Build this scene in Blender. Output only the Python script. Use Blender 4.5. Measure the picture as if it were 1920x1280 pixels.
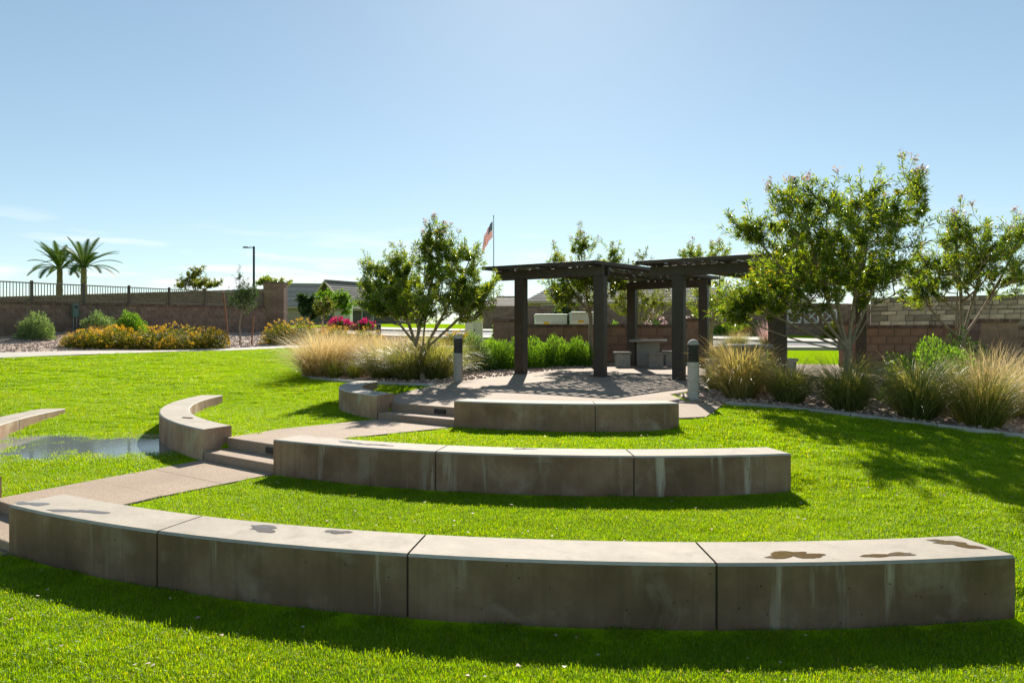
import bpy, bmesh, math, random
import numpy as np
from mathutils import Vector, Matrix
from mathutils.geometry import delaunay_2d_cdt
R_ = math.radians
random.seed(7)
for o in list(bpy.data.objects): bpy.data.objects.remove(o)
SC = bpy.context.scene
COL = SC.collection
# ------------------------------------------------------------------ camera, sky, sun, exposure
HC = 1.71; F = 1280.0                      # eye height (m), focal length in photo pixels
cam = bpy.data.cameras.new('camera'); cam.lens = 24.0; cam.sensor_width = 36.0; cam.clip_end = 3000; cam.clip_start = .05
camo = bpy.data.objects.new('camera', cam); COL.objects.link(camo)
camo.location = (0, 0, HC); camo.rotation_euler = (R_(90), 0, 0); SC.camera = camo
SUN_EL, SUN_AZ = 33.5, 3.0                 # azimuth: degrees from +Y towards +X
W = bpy.data.worlds.new('World'); SC.world = W; W.use_nodes = True
nt = W.node_tree; nt.nodes.clear()
wo = nt.nodes.new('ShaderNodeOutputWorld'); bg = nt.nodes.new('ShaderNodeBackground'); sky = nt.nodes.new('ShaderNodeTexSky')
sky.sky_type = 'NISHITA'; sky.sun_disc = False; sky.sun_elevation = R_(SUN_EL); sky.sun_rotation = R_(SUN_AZ)
sky.air_density = 1.0; sky.dust_density = 0.15; sky.ozone_density = 1.6; sky.altitude = 400
bg.inputs[1].default_value = 0.08
# small flat clouds low over the horizon, all the way round
tc = nt.nodes.new('ShaderNodeTexCoord'); mp = nt.nodes.new('ShaderNodeMapping'); mp.inputs['Scale'].default_value = (5, 5, 38); mp.inputs['Location'].default_value = (1.2, .4, .3)
nz = nt.nodes.new('ShaderNodeTexNoise'); nz.inputs['Scale'].default_value = 1.3; nz.inputs['Detail'].default_value = 6
rp = nt.nodes.new('ShaderNodeValToRGB'); rp.color_ramp.elements[0].position = .52; rp.color_ramp.elements[1].position = .64
sx = nt.nodes.new('ShaderNodeSeparateXYZ'); r2 = nt.nodes.new('ShaderNodeValToRGB')
e = r2.color_ramp.elements; e[0].position = 0; e[0].color = (.8, .8, .8, 1); e[1].position = .17; e[1].color = (0, 0, 0, 1); e2 = e.new(.085); e2.color = (.75, .75, .75, 1)
mu = nt.nodes.new('ShaderNodeMath'); mu.operation = 'MULTIPLY'
mx = nt.nodes.new('ShaderNodeMixRGB'); mx.inputs[2].default_value = (6.8, 6.9, 7.0, 1)
L = nt.links.new
L(tc.outputs['Generated'], mp.inputs[0]); L(mp.outputs[0], nz.inputs[0]); L(nz.outputs[0], rp.inputs[0])
L(tc.outputs['Generated'], sx.inputs[0]); L(sx.outputs[2], r2.inputs[0]); L(rp.outputs[0], mu.inputs[0]); L(r2.outputs[0], mu.inputs[1])
tn = nt.nodes.new('ShaderNodeMixRGB'); tn.blend_type = 'MULTIPLY'; tn.inputs[0].default_value = 1; tn.inputs[2].default_value = (1.16, 1.25, 1.20, 1)   # colour tint over the whole sky
gmn = nt.nodes.new('ShaderNodeGamma'); gmn.inputs[1].default_value = .75; L(sky.outputs[0], gmn.inputs[0]); L(gmn.outputs[0], tn.inputs[1]); L(mu.outputs[0], mx.inputs[0]); L(tn.outputs[0], mx.inputs[1]); L(mx.outputs[0], bg.inputs[0]); L(bg.outputs[0], wo.inputs[0])
sl = bpy.data.lights.new('sun', 'SUN'); sl.energy = 5.0; sl.angle = R_(.53); sl.color = (1, .94, .84)
so = bpy.data.objects.new('sun', sl); COL.objects.link(so)
sd = Vector((math.sin(R_(SUN_AZ)) * math.cos(R_(SUN_EL)), math.cos(R_(SUN_AZ)) * math.cos(R_(SUN_EL)), math.sin(R_(SUN_EL))))
so.rotation_euler = sd.to_track_quat('Z', 'Y').to_euler(); so.location = (0, 30, 30)
SC.view_settings.view_transform = 'Standard'; SC.view_settings.look = 'None'; SC.view_settings.gamma = 1; SC.view_settings.exposure = 1.05
SC.view_settings.use_curve_mapping = False
SC.cycles.max_bounces = 7; SC.cycles.transparent_max_bounces = 8; SC.cycles.caustics_reflective = False; SC.cycles.caustics_refractive = False

# ------------------------------------------------------------------ helpers
def link(o, parent=None):
    COL.objects.link(o)
    if parent is not None: o.parent = parent
    return o
def tag(o, label=None, cat=None, group=None, kind=None):
    if label: o['label'] = label
    if cat: o['category'] = cat
    if group: o['group'] = group
    if kind: o['kind'] = kind
    return o
def empty(name, loc=(0, 0, 0), rz=0):
    o = bpy.data.objects.new(name, None); o.empty_display_size = .2; o.location = loc; o.rotation_euler = (0, 0, rz); return link(o)
class MB:
    def __init__(s): s.v = []; s.f = []; s.r = []
    def add(s, vs, fs, rnd=None):
        n = len(s.v); s.v += [tuple(v) for v in vs]; s.f += [tuple(i + n for i in f) for f in fs]
        s.r += [random.random() if rnd is None else rnd] * len(fs); return s
    def box(s, c, d, rz=0, rnd=None, taper=1.0):
        x, y, z = d[0] / 2, d[1] / 2, d[2] / 2; ca, sa = math.cos(rz), math.sin(rz); vs = []
        for k, t in ((-z, 1.0), (z, taper)):
            for (a, b) in ((-x, -y), (x, -y), (x, y), (-x, y)):
                a *= t; b *= t
                vs.append((c[0] + a * ca - b * sa, c[1] + a * sa + b * ca, c[2] + k))
        return s.add(vs, [(3, 2, 1, 0), (4, 5, 6, 7), (0, 1, 5, 4), (1, 2, 6, 5), (2, 3, 7, 6), (3, 0, 4, 7)], rnd)
    def prism(s, poly, z0, z1, rnd=None):
        n = len(poly); vs = [(p[0], p[1], z0) for p in poly] + [(p[0], p[1], z1) for p in poly]
        return s.add(vs, [tuple(range(n))[::-1], tuple(range(n, 2 * n))] + [(i, (i + 1) % n, n + (i + 1) % n, n + i) for i in range(n)], rnd)
    def lathe(s, prof, c=(0, 0, 0), n=20, rnd=None):
        vs = []; fs = []; m = len(prof)
        for (r, z) in prof:
            for k in range(n):
                a = 2 * math.pi * k / n; vs.append((c[0] + r * math.cos(a), c[1] + r * math.sin(a), c[2] + z))
        for j in range(m - 1):
            for k in range(n): fs.append((j * n + k, j * n + (k + 1) % n, (j + 1) * n + (k + 1) % n, (j + 1) * n + k))
        fs.append(tuple(range(n))[::-1]); fs.append(tuple(range((m - 1) * n, m * n)))
        return s.add(vs, fs, rnd)
    def tube(s, pts, rads, n=6, rnd=None):
        pts = [Vector(p) for p in pts]; vs = []; fs = []
        for i, p in enumerate(pts):
            d = (pts[min(i + 1, len(pts) - 1)] - pts[max(i - 1, 0)]).normalized()
            a = d.cross(Vector((.31, .95, .05))); a = a.normalized() if a.length > 1e-4 else Vector((1, 0, 0)); b = d.cross(a)
            for k in range(n):
                t = 2 * math.pi * k / n; vs.append(p + (a * math.cos(t) + b * math.sin(t)) * rads[i])
        for i in range(len(pts) - 1):
            for k in range(n): fs.append((i * n + k, i * n + (k + 1) % n, (i + 1) * n + (k + 1) % n, (i + 1) * n + k))
        fs.append(tuple(range(n))[::-1]); fs.append(tuple(range((len(pts) - 1) * n, len(pts) * n)))
        return s.add(vs, fs, rnd)
    def mesh(s, name, mat, smooth=False, bevel=0):
        me = bpy.data.meshes.new(name); me.from_pydata(s.v, [], s.f)
        at_ = me.attributes.new('rnd', 'FLOAT', 'FACE'); at_.data.foreach_set('value', np.array(s.r, 'f'))
        if mat: me.materials.append(mat)
        if smooth: me.polygons.foreach_set('use_smooth', [True] * len(me.polygons))
        me.update(); return me
    def build(s, name, mat, parent=None, smooth=False, bevel=0, origin=None):
        if origin is not None: s.v = [(a - origin[0], b - origin[1], c - origin[2]) for a, b, c in s.v]
        o = bpy.data.objects.new(name, s.mesh(name, mat, smooth))
        if origin is not None: o.location = origin
        if bevel:
            b = o.modifiers.new('bevel', 'BEVEL'); b.width = bevel; b.segments = 2; b.limit_method = 'ANGLE'
        return link(o, parent)
def np_mesh(name, V, Fq, mat, rnd=None, extra=None):
    """V (N,3), Fq (M,k) equal-sized faces"""
    me = bpy.data.meshes.new(name); M, k = Fq.shape
    me.vertices.add(len(V)); me.vertices.foreach_set('co', V.astype('f').ravel())
    me.loops.add(M * k); me.loops.foreach_set('vertex_index', Fq.astype('i').ravel())
    me.polygons.add(M); me.polygons.foreach_set('loop_start', np.arange(0, M * k, k, dtype='i')); me.polygons.foreach_set('loop_total', np.full(M, k, 'i'))
    if rnd is not None:
        a = me.attributes.new('rnd', 'FLOAT', 'FACE'); a.data.foreach_set('value', rnd.astype('f'))
    if mat: me.materials.append(mat)
    me.update(calc_edges=True); me.validate(); return me
def npobj(name, me, parent=None): return link(bpy.data.objects.new(name, me), parent)

# ------------------------------------------------------------------ materials
def newmat(name):
    m = bpy.data.materials.new(name); m.use_nodes = True; n = m.node_tree.nodes; n.clear()
    o = n.new('ShaderNodeOutputMaterial'); p = n.new('ShaderNodeBsdfPrincipled'); m.node_tree.links.new(p.outputs[0], o.inputs[0]); return m, n, m.node_tree.links.new, p, o
def ramp(n, stops, interp='LINEAR'):
    r = n.new('ShaderNodeValToRGB'); r.color_ramp.interpolation = interp; el = r.color_ramp.elements
    while len(el) < len(stops): el.new(.5)
    for e_, (p, c) in zip(el, stops): e_.position = p; e_.color = (*c, 1) if len(c) == 3 else c
    return r
def noise(n, l, scale, detail=4, coord=None, rough=.55, dist=0):
    t = n.new('ShaderNodeTexNoise'); t.inputs['Scale'].default_value = scale; t.inputs['Detail'].default_value = detail; t.inputs['Roughness'].default_value = rough; t.inputs['Distortion'].default_value = dist
    if coord is not None: l(coord, t.inputs['Vector'])
    return t
def objco(n, l, scale=(1, 1, 1), kind='Object'):
    t = n.new('ShaderNodeTexCoord'); m = n.new('ShaderNodeMapping'); m.inputs['Scale'].default_value = scale; l(t.outputs[kind], m.inputs[0]); return m.outputs[0]
def mix(n, l, fac, a, b, mode='MIX'):
    m = n.new('ShaderNodeMixRGB'); m.blend_type = mode
    for i, v in enumerate((fac, a, b)):
        if hasattr(v, 'is_output'): l(v, m.inputs[i])
        elif i == 0: m.inputs[0].default_value = v
        else: m.inputs[i].default_value = (*v, 1)
    return m.outputs[0]
def bump(n, l, p, h, strength=.3, dist=.01):
    b = n.new('ShaderNodeBump'); b.inputs['Strength'].default_value = strength; b.inputs['Distance'].default_value = dist; l(h, b.inputs['Height']); l(b.outputs[0], p.inputs['Normal'])
def attr(n, name='rnd'):
    a = n.new('ShaderNodeAttribute'); a.attribute_name = name; return a.outputs['Fac']
def simple(name, c1, c2, scale=6, rough=.8, bmp=.2, bd=.01, metal=0, vary=.25, kind='Object', spec=.3):
    m, n, l, p, o = newmat(name); co = objco(n, l, kind=kind)
    t = noise(n, l, scale, 6, co); r = ramp(n, [(.35, c1), (.68, c2)]); l(t.outputs[0], r.inputs[0])
    hs = n.new('ShaderNodeHueSaturation'); mr = n.new('ShaderNodeMapRange'); mr.inputs[3].default_value = 1 - vary; mr.inputs[4].default_value = 1 + vary
    l(attr(n), mr.inputs[0]); l(mr.outputs[0], hs.inputs['Value']); l(r.outputs[0], hs.inputs['Color']); l(hs.outputs[0], p.inputs['Base Color'])
    p.inputs['Roughness'].default_value = rough; p.inputs['Metallic'].default_value = metal; p.inputs['Specular IOR Level'].default_value = spec
    t2 = noise(n, l, scale * 9, 4, co); bump(n, l, p, t2.outputs[0], bmp, bd); return m
def leafmat(name, stops, trans=.45, rough=.45, tint=(1.25, 1.25, .5), spec=.4, turf=False):
    m, n, l, p, o = newmat(name); r = ramp(n, stops); l(attr(n), r.inputs[0])
    class _R: outputs = [r.outputs[0]]
    if turf:
        gp = n.new('ShaderNodeNewGeometry').outputs['Position']; a = noise(n, l, .7, 5, gp); b = noise(n, l, 5.5, 5, gp, .65)
        c = mix(n, l, 1.0, r.outputs[0], ramp_out(n, l, a.outputs[0], [(.32, (.82, .88, .9)), (.55, (1.02, 1, 1)), (.75, (1.18, 1.04, 1))]), 'MULTIPLY')
        _R.outputs = [mix(n, l, ramp_out(n, l, b.outputs[0], [(.6, (0, 0, 0)), (.8, (.38, .38, .38))]), c, (.26, .30, .03))]
    r = _R
    l(r.outputs[0], p.inputs['Base Color']); p.inputs['Roughness'].default_value = rough; p.inputs['Specular IOR Level'].default_value = spec
    tr = n.new('ShaderNodeBsdfTranslucent'); l(mix(n, l, 1.0, r.outputs[0], tint, 'MULTIPLY'), tr.inputs[0])
    ms = n.new('ShaderNodeMixShader'); ms.inputs[0].default_value = trans; l(p.outputs[0], ms.inputs[1]); l(tr.outputs[0], ms.inputs[2]); l(ms.outputs[0], o.inputs[0]); return m

M = {}
def concrete(name, base, dark, streak, fm=1.0):
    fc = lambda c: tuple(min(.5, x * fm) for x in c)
    m, n, l, p, o = newmat(name); tcn = n.new('ShaderNodeTexCoord'); uv = tcn.outputs['UV']
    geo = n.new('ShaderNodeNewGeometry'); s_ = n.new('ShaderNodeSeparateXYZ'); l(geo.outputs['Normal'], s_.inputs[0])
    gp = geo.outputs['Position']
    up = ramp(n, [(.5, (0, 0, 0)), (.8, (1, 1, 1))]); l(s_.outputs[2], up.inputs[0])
    a = noise(n, l, 1.6, 8, gp, .62); b = noise(n, l, 26, 5, gp); c = noise(n, l, 5.5, 6, gp, .6, .4)
    top = ramp(n, [(.33, dark), (.47, tuple((x + y) / 2 for x, y in zip(base, dark))), (.6, base)]); l(a.outputs[0], top.inputs[0])
    topc = mix(n, l, .42, top.outputs[0], ramp_out(n, l, c.outputs[0], [(.35, tuple(x * .72 for x in base)), (.6, tuple(min(1, x * 1.06) for x in base))]))
    sg = noise(n, l, 3.2, 7, gp, .68, .8); topc = mix(n, l, ramp_out(n, l, sg.outputs[0], [(.54, (0, 0, 0)), (.70, (.62, .62, .62))]), topc, tuple(x * .5 for x in base))
    topc = mix(n, l, .22, topc, ramp_out(n, l, b.outputs[0], [(.3, (.26, .235, .195)), (.65, base)]))
    # formed face: warmer, patchy, pale run-off streaks; base darkened to paint in its shade
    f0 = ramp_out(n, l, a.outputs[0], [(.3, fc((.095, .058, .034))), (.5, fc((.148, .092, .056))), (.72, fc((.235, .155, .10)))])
    mp1 = n.new('ShaderNodeMapping'); mp1.inputs['Scale'].default_value = (7, .55, 1); l(uv, mp1.inputs[0]); st = noise(n, l, 1.0, 5, mp1.outputs[0], .6)
    mp2 = n.new('ShaderNodeMapping'); mp2.inputs['Scale'].default_value = (.75, .35, 1); l(uv, mp2.inputs[0]); ms_ = noise(n, l, 1.0, 2, mp2.outputs[0])
    sm = n.new('ShaderNodeMath'); sm.operation = 'MULTIPLY'
    l(ramp_out(n, l, st.outputs[0], [(.56, (0, 0, 0)), (.66, (1, 1, 1))]), sm.inputs[0]); l(ramp_out(n, l, ms_.outputs[0], [(.44, (0, 0, 0)), (.56, (1, 1, 1))]), sm.inputs[1])
    sk = n.new('ShaderNodeMath'); sk.operation = 'MULTIPLY'; l(sm.outputs[0], sk.inputs[0]); sk.inputs[1].default_value = streak
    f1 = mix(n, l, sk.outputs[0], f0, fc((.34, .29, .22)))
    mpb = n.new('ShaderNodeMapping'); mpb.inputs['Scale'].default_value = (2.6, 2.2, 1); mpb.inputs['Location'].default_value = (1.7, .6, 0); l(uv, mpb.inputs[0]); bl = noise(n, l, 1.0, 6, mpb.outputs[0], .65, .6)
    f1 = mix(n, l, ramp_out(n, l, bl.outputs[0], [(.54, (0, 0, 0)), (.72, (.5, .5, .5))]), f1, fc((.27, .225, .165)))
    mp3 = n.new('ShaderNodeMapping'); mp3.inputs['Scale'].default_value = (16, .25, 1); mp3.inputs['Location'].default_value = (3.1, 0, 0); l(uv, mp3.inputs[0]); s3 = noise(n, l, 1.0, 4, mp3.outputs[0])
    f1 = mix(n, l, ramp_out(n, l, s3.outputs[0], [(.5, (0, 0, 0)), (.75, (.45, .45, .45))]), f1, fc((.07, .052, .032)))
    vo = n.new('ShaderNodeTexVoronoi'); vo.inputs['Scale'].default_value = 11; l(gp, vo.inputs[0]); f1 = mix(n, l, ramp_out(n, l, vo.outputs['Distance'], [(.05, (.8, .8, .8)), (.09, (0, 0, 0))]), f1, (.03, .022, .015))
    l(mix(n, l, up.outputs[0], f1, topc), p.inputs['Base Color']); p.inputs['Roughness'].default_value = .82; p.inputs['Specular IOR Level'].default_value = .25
    ad = n.new('ShaderNodeMath'); ad.operation = 'ADD'; l(b.outputs[0], ad.inputs[0]); l(c.outputs[0], ad.inputs[1])
    bump(n, l, p, ad.outputs[0], .25, .008); return m
def ramp_out(n, l, fac, stops):
    r = ramp(n, stops); l(fac, r.inputs[0]); return r.outputs[0]
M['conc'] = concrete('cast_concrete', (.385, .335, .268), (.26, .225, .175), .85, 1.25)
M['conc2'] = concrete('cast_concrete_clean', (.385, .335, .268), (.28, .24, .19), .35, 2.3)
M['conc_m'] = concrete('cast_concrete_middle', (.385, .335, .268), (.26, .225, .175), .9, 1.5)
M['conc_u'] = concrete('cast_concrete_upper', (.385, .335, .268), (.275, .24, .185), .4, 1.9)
M['joint'] = simple('joint_filler', (.10, .09, .075), (.15, .13, .11), 9)
M['edge'] = simple('pale_chamfer', (.38, .35, .29), (.46, .42, .35), 12, .8, .2, .004)
def aggregate(name, a, b, c, scale=95):
    m, n, l, p, o = newmat(name); geo = n.new('ShaderNodeNewGeometry'); gp = geo.outputs['Position']
    v = n.new('ShaderNodeTexVoronoi'); v.inputs['Scale'].default_value = scale; l(gp, v.inputs[0])
    s_ = n.new('ShaderNodeSeparateColor'); l(v.outputs['Color'], s_.inputs[0])
    c1 = ramp_out(n, l, s_.outputs[0], [(0, a), (.5, b), (1, c)])
    w = noise(n, l, 1.1, 6, gp); c2 = mix(n, l, ramp_out(n, l, w.outputs[0], [(.35, (0, 0, 0)), (.7, (.4, .4, .4))]), c1, tuple(x * .55 for x in b))
    l(c2, p.inputs['Base Color']); p.inputs['Roughness'].default_value = .85; p.inputs['Specular IOR Level'].default_value = .25
    bump(n, l, p, v.outputs['Distance'], .35, .006); return m
M['agg'] = aggregate('exposed_aggregate', (.24, .17, .11), (.325, .24, .17), (.405, .315, .245))
M['sidewalk'] = aggregate('sidewalk_concrete', (.43, .39, .33), (.48, .44, .37), (.53, .49, .42), 40)
M['asphalt'] = aggregate('asphalt', (.085, .085, .085), (.11, .11, .11), (.15, .145, .14), 60)
M['kerb'] = simple('kerb_concrete', (.33, .31, .28), (.44, .41, .37), 7)
M['steel'] = simple('brown_steel', (.040, .026, .019), (.056, .038, .028), 5, .5, .05, .002, spec=.4)
M['gconc'] = simple('grey_precast', (.30, .285, .255), (.40, .38, .34), 14, .85, .3, .005)
M['black'] = simple('dark_louver', (.018, .017, .018), (.03, .028, .028), 5, .45)
M['block'] = simple('brown_block', (.195, .128, .092), (.26, .175, .128), 5, .9, .5, .012, vary=.16)
M['block_red'] = simple('red_brown_block', (.27, .155, .105), (.34, .20, .14), 5, .9, .5, .012, vary=.14)
M['capb'] = simple('cap_brick', (.13, .085, .062), (.20, .13, .095), 8, .9, .4, .01, vary=.3)
M['mortar'] = simple('mortar', (.12, .09, .07), (.16, .125, .10), 9)
M['stonem'] = simple('ashlar_stone', (.36, .25, .145), (.52, .39, .24), 3, .9, .5, .02, vary=.5)
M['fence'] = simple('fence_paint', (.115, .085, .068), (.14, .105, .085), 5, .5, .05)
M['gravelg'] = aggregate('gravel_ground', (.20, .135, .10), (.33, .24, .185), (.46, .36, .29), 22)
M['rock'] = simple('gravel_stone', (.30, .21, .16), (.50, .40, .33), 8, .9, .4, .004, vary=.5)
M['cabinet'] = simple('cabinet_paint', (.60, .60, .55), (.66, .66, .61), 3, .5, .05)
M['cream'] = simple('cream_paint', (.62, .52, .40), (.68, .58, .46), 3, .6, .05)
M['ygrn'] = simple('utility_green', (.17, .24, .19), (.20, .27, .22), 3, .5, .05)
M['ylabel'] = simple('yellow_sticker', (.75, .42, .02), (.8, .48, .03), 3, .5, 0)
M['white'] = simple('white_paint', (.58, .56, .51), (.64, .62, .57), 4, .6, .05)
M['metal'] = simple('galvanised', (.42, .43, .44), (.5, .51, .52), 4, .4, .05, metal=.7)
M['stake'] = simple('stake_wood', (.26, .10, .045), (.34, .14, .07), 8, .8, .3)
M['bark'] = simple('bark', (.22, .165, .12), (.34, .27, .20), 14, .9, .7, .01)
M['palmbark'] = simple('palm_bark', (.17, .12, .085), (.27, .20, .15), 9, .95, .9, .04)
M['stucco'] = simple('stucco', (.36, .28, .21), (.42, .33, .25), 4, .9, .2)
M['stucco_dk'] = simple('stucco_dark', (.10, .085, .075), (.13, .11, .10), 4, .9, .2)
M['tile'] = simple('roof_tile', (.155, .135, .12), (.23, .20, .18), 3, .9, .3, .02, vary=.25)
M['tile_tan'] = simple('roof_tile_tan', (.33, .27, .22), (.42, .35, .29), 3, .9, .3, .02, vary=.2)
M['glass'] = simple('window_glass', (.05, .06, .07), (.06, .07, .08), 2, .08, 0, spec=.8)
M['leaf'] = leafmat('willow_leaf', [(0, (.05, .10, .022)), (.35, (.095, .165, .026)), (.65, (.17, .24, .028)), (.85, (.27, .29, .035)), (1, (.34, .24, .06))], .58, .26, (2.0, 1.8, .4), .9)
M['leaf_y'] = leafmat('yellow_green_leaf', [(0, (.09, .13, .02)), (.6, (.18, .20, .03)), (1, (.28, .25, .04))], .5)
M['leaf_d'] = leafmat('dark_leaf', [(0, (.025, .06, .018)), (.6, (.05, .11, .028)), (1, (.10, .16, .04))], .42)
M['leaf_sage'] = leafmat('sage_leaf', [(0, (.10, .16, .06)), (.6, (.19, .27, .12)), (1, (.32, .38, .22))], .42, .6, (1.3, 1.35, .6))
M['leaf_b'] = leafmat('bright_leaf', [(0, (.07, .15, .02)), (.6, (.14, .27, .035)), (1, (.24, .38, .06))], .5, .45, (1.5, 1.45, .4))
M['leaf_lan'] = leafmat('lantana_leaf', [(0, (.07, .09, .015)), (.6, (.17, .17, .025)), (1, (.30, .24, .04))], .5, .55)
M['fl_y'] = leafmat('yellow_flower', [(0, (.68, .32, .01)), (.5, (.8, .48, .015)), (1, (.85, .6, .05))], .35, .6, (1, 1, .7))
M['fl_p'] = leafmat('pale_pink_flower', [(0, (.42, .24, .25)), (.5, (.62, .42, .42)), (1, (.75, .6, .58))], .35, .6, (1, 1, 1))
M['fl_m'] = leafmat('magenta_flower', [(0, (.55, .01, .10)), (1, (.75, .03, .2))], .35, .6, (1, 1, 1))
M['gr_g'] = leafmat('bunchgrass_green', [(0, (.08, .11, .03)), (.45, (.18, .22, .07)), (.75, (.33, .33, .13)), (1, (.56, .44, .22))], .5, .4, (1.6, 1.45, .6))
M['gr_t'] = leafmat('bunchgrass_tan', [(0, (.30, .22, .09)), (.4, (.55, .42, .20)), (.75, (.70, .56, .32)), (1, (.8, .68, .45))], .45, .6, (1.1, 1.0, .75))
M['gr_y'] = leafmat('bunchgrass_lime', [(0, (.12, .15, .025)), (.6, (.22, .25, .04)), (1, (.42, .36, .12))], .45, .5, (1.2, 1.15, .5))
M['gr_o'] = leafmat('dry_orange_grass', [(0, (.25, .13, .035)), (.6, (.42, .25, .07)), (1, (.5, .36, .14))], .4, .6, (1.1, 1, .6))
M['gr_p'] = leafmat('pink_grass', [(0, (.3, .22, .1)), (.5, (.55, .33, .30)), (1, (.65, .42, .4))], .45, .6, (1, 1, 1))
M['lawnb'] = leafmat('lawn_blade', [(0, (.08, .19, .002)), (.5, (.162, .295, .002)), (.9, (.225, .34, .003)), (.99, (.27, .34, .015)), (1, (.42, .38, .17))], .6, .4, (2.1, 1.75, .10), .35, True)
def lawnmat():
    m, n, l, p, o = newmat('lawn_ground'); geo = n.new('ShaderNodeNewGeometry'); gp = geo.outputs['Position']
    a = noise(n, l, .55, 6, gp); b = noise(n, l, 38, 4, gp)
    c = ramp_out(n, l, a.outputs[0], [(.3, (.20, .34, .003)), (.55, (.24, .375, .004)), (.75, (.27, .38, .006))])
    l(mix(n, l, .6, c, ramp_out(n, l, b.outputs[0], [(.3, (.13, .23, .003)), (.7, (.30, .45, .006))])), p.inputs['Base Color']); p.inputs['Roughness'].default_value = .9; p.inputs['Specular IOR Level'].default_value = .0
    bump(n, l, p, b.outputs[0], .8, .03); return m
M['lawn'] = lawnmat()
def watermat(name, col, rough=.03, sc=9, st=.012):
    m, n, l, p, o = newmat(name); p.inputs['Base Color'].default_value = (*col, 1); p.inputs['Roughness'].default_value = rough; p.inputs['Specular IOR Level'].default_value = .5; p.inputs['IOR'].default_value = 1.33
    geo = n.new('ShaderNodeNewGeometry'); t = noise(n, l, sc, 3, geo.outputs['Position']); bump(n, l, p, t.outputs[0], st, .01); return m
M['water'] = watermat('standing_water', (.13, .16, .155), .03, 16, .07); M['wet'] = watermat('wet_concrete_film', (.13, .085, .045), .06)
def wetmat():
    m = watermat('wet_concrete_film', (.125, .08, .042), .06); n = m.node_tree.nodes; l = m.node_tree.links.new
    p = next(x for x in n if x.type == 'BSDF_PRINCIPLED'); o = next(x for x in n if x.type == 'OUTPUT_MATERIAL'); gp = n.new('ShaderNodeNewGeometry').outputs['Position']
    t = noise(n, l, 34, 5, gp, .65); ad = n.new('ShaderNodeMath'); ad.operation = 'ADD'; l(attr(n, 'film'), ad.inputs[0]); l(t.outputs[0], ad.inputs[1])
    r = ramp(n, [(.62 / 2, (0, 0, 0)), (.98 / 2, (1, 1, 1))]); hv = n.new('ShaderNodeMath'); hv.operation = 'MULTIPLY'; hv.inputs[1].default_value = .5; l(ad.outputs[0], hv.inputs[0]); l(hv.outputs[0], r.inputs[0])
    tr = n.new('ShaderNodeBsdfTransparent'); ms = n.new('ShaderNodeMixShader'); l(r.outputs[0], ms.inputs[0]); l(tr.outputs[0], ms.inputs[1]); l(p.outputs[0], ms.inputs[2]); l(ms.outputs[0], o.inputs[0]); return m
M['wet'] = wetmat()
def flagmat():
    m, n, l, p, o = newmat('flag_cloth'); tcn = n.new('ShaderNodeTexCoord'); s_ = n.new('ShaderNodeSeparateXYZ'); l(tcn.outputs['UV'], s_.inputs[0])
    def mth(op, a, b=None):
        k = n.new('ShaderNodeMath'); k.operation = op
        for i, v in enumerate((a, b)):
            if v is None: continue
            if hasattr(v, 'is_output'): l(v, k.inputs[i])
            else: k.inputs[i].default_value = v
        return k.outputs[0]
    st = mth('MODULO', mth('FLOOR', mth('MULTIPLY', s_.outputs[1], 13)), 2)
    c = mix(n, l, st, (.75, .008, .025), (.85, .85, .85))
    ca = mth('MULTIPLY', mth('LESS_THAN', s_.outputs[0], .42), mth('GREATER_THAN', s_.outputs[1], 6 / 13))
    # rows of small white stars
    fx = mth('SUBTRACT', mth('FRACT', mth('MULTIPLY', s_.outputs[0], 15)), .5); fy = mth('SUBTRACT', mth('FRACT', mth('MULTIPLY', s_.outputs[1], 15)), .5)
    dd = mth('LESS_THAN', mth('ADD', mth('MULTIPLY', fx, fx), mth('MULTIPLY', fy, fy)), .05)
    c = mix(n, l, ca, c, mix(n, l, dd, (.012, .03, .13), (.8, .8, .8)))
    l(c, p.inputs['Base Color']); p.inputs['Roughness'].default_value = .8
    tr = n.new('ShaderNodeBsdfTranslucent'); l(c, tr.inputs[0]); ms = n.new('ShaderNodeMixShader'); ms.inputs[0].default_value = .4
    l(p.outputs[0], ms.inputs[1]); l(tr.outputs[0], ms.inputs[2]); l(ms.outputs[0], o.inputs[0]); return m
M['flag'] = flagmat()

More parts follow.
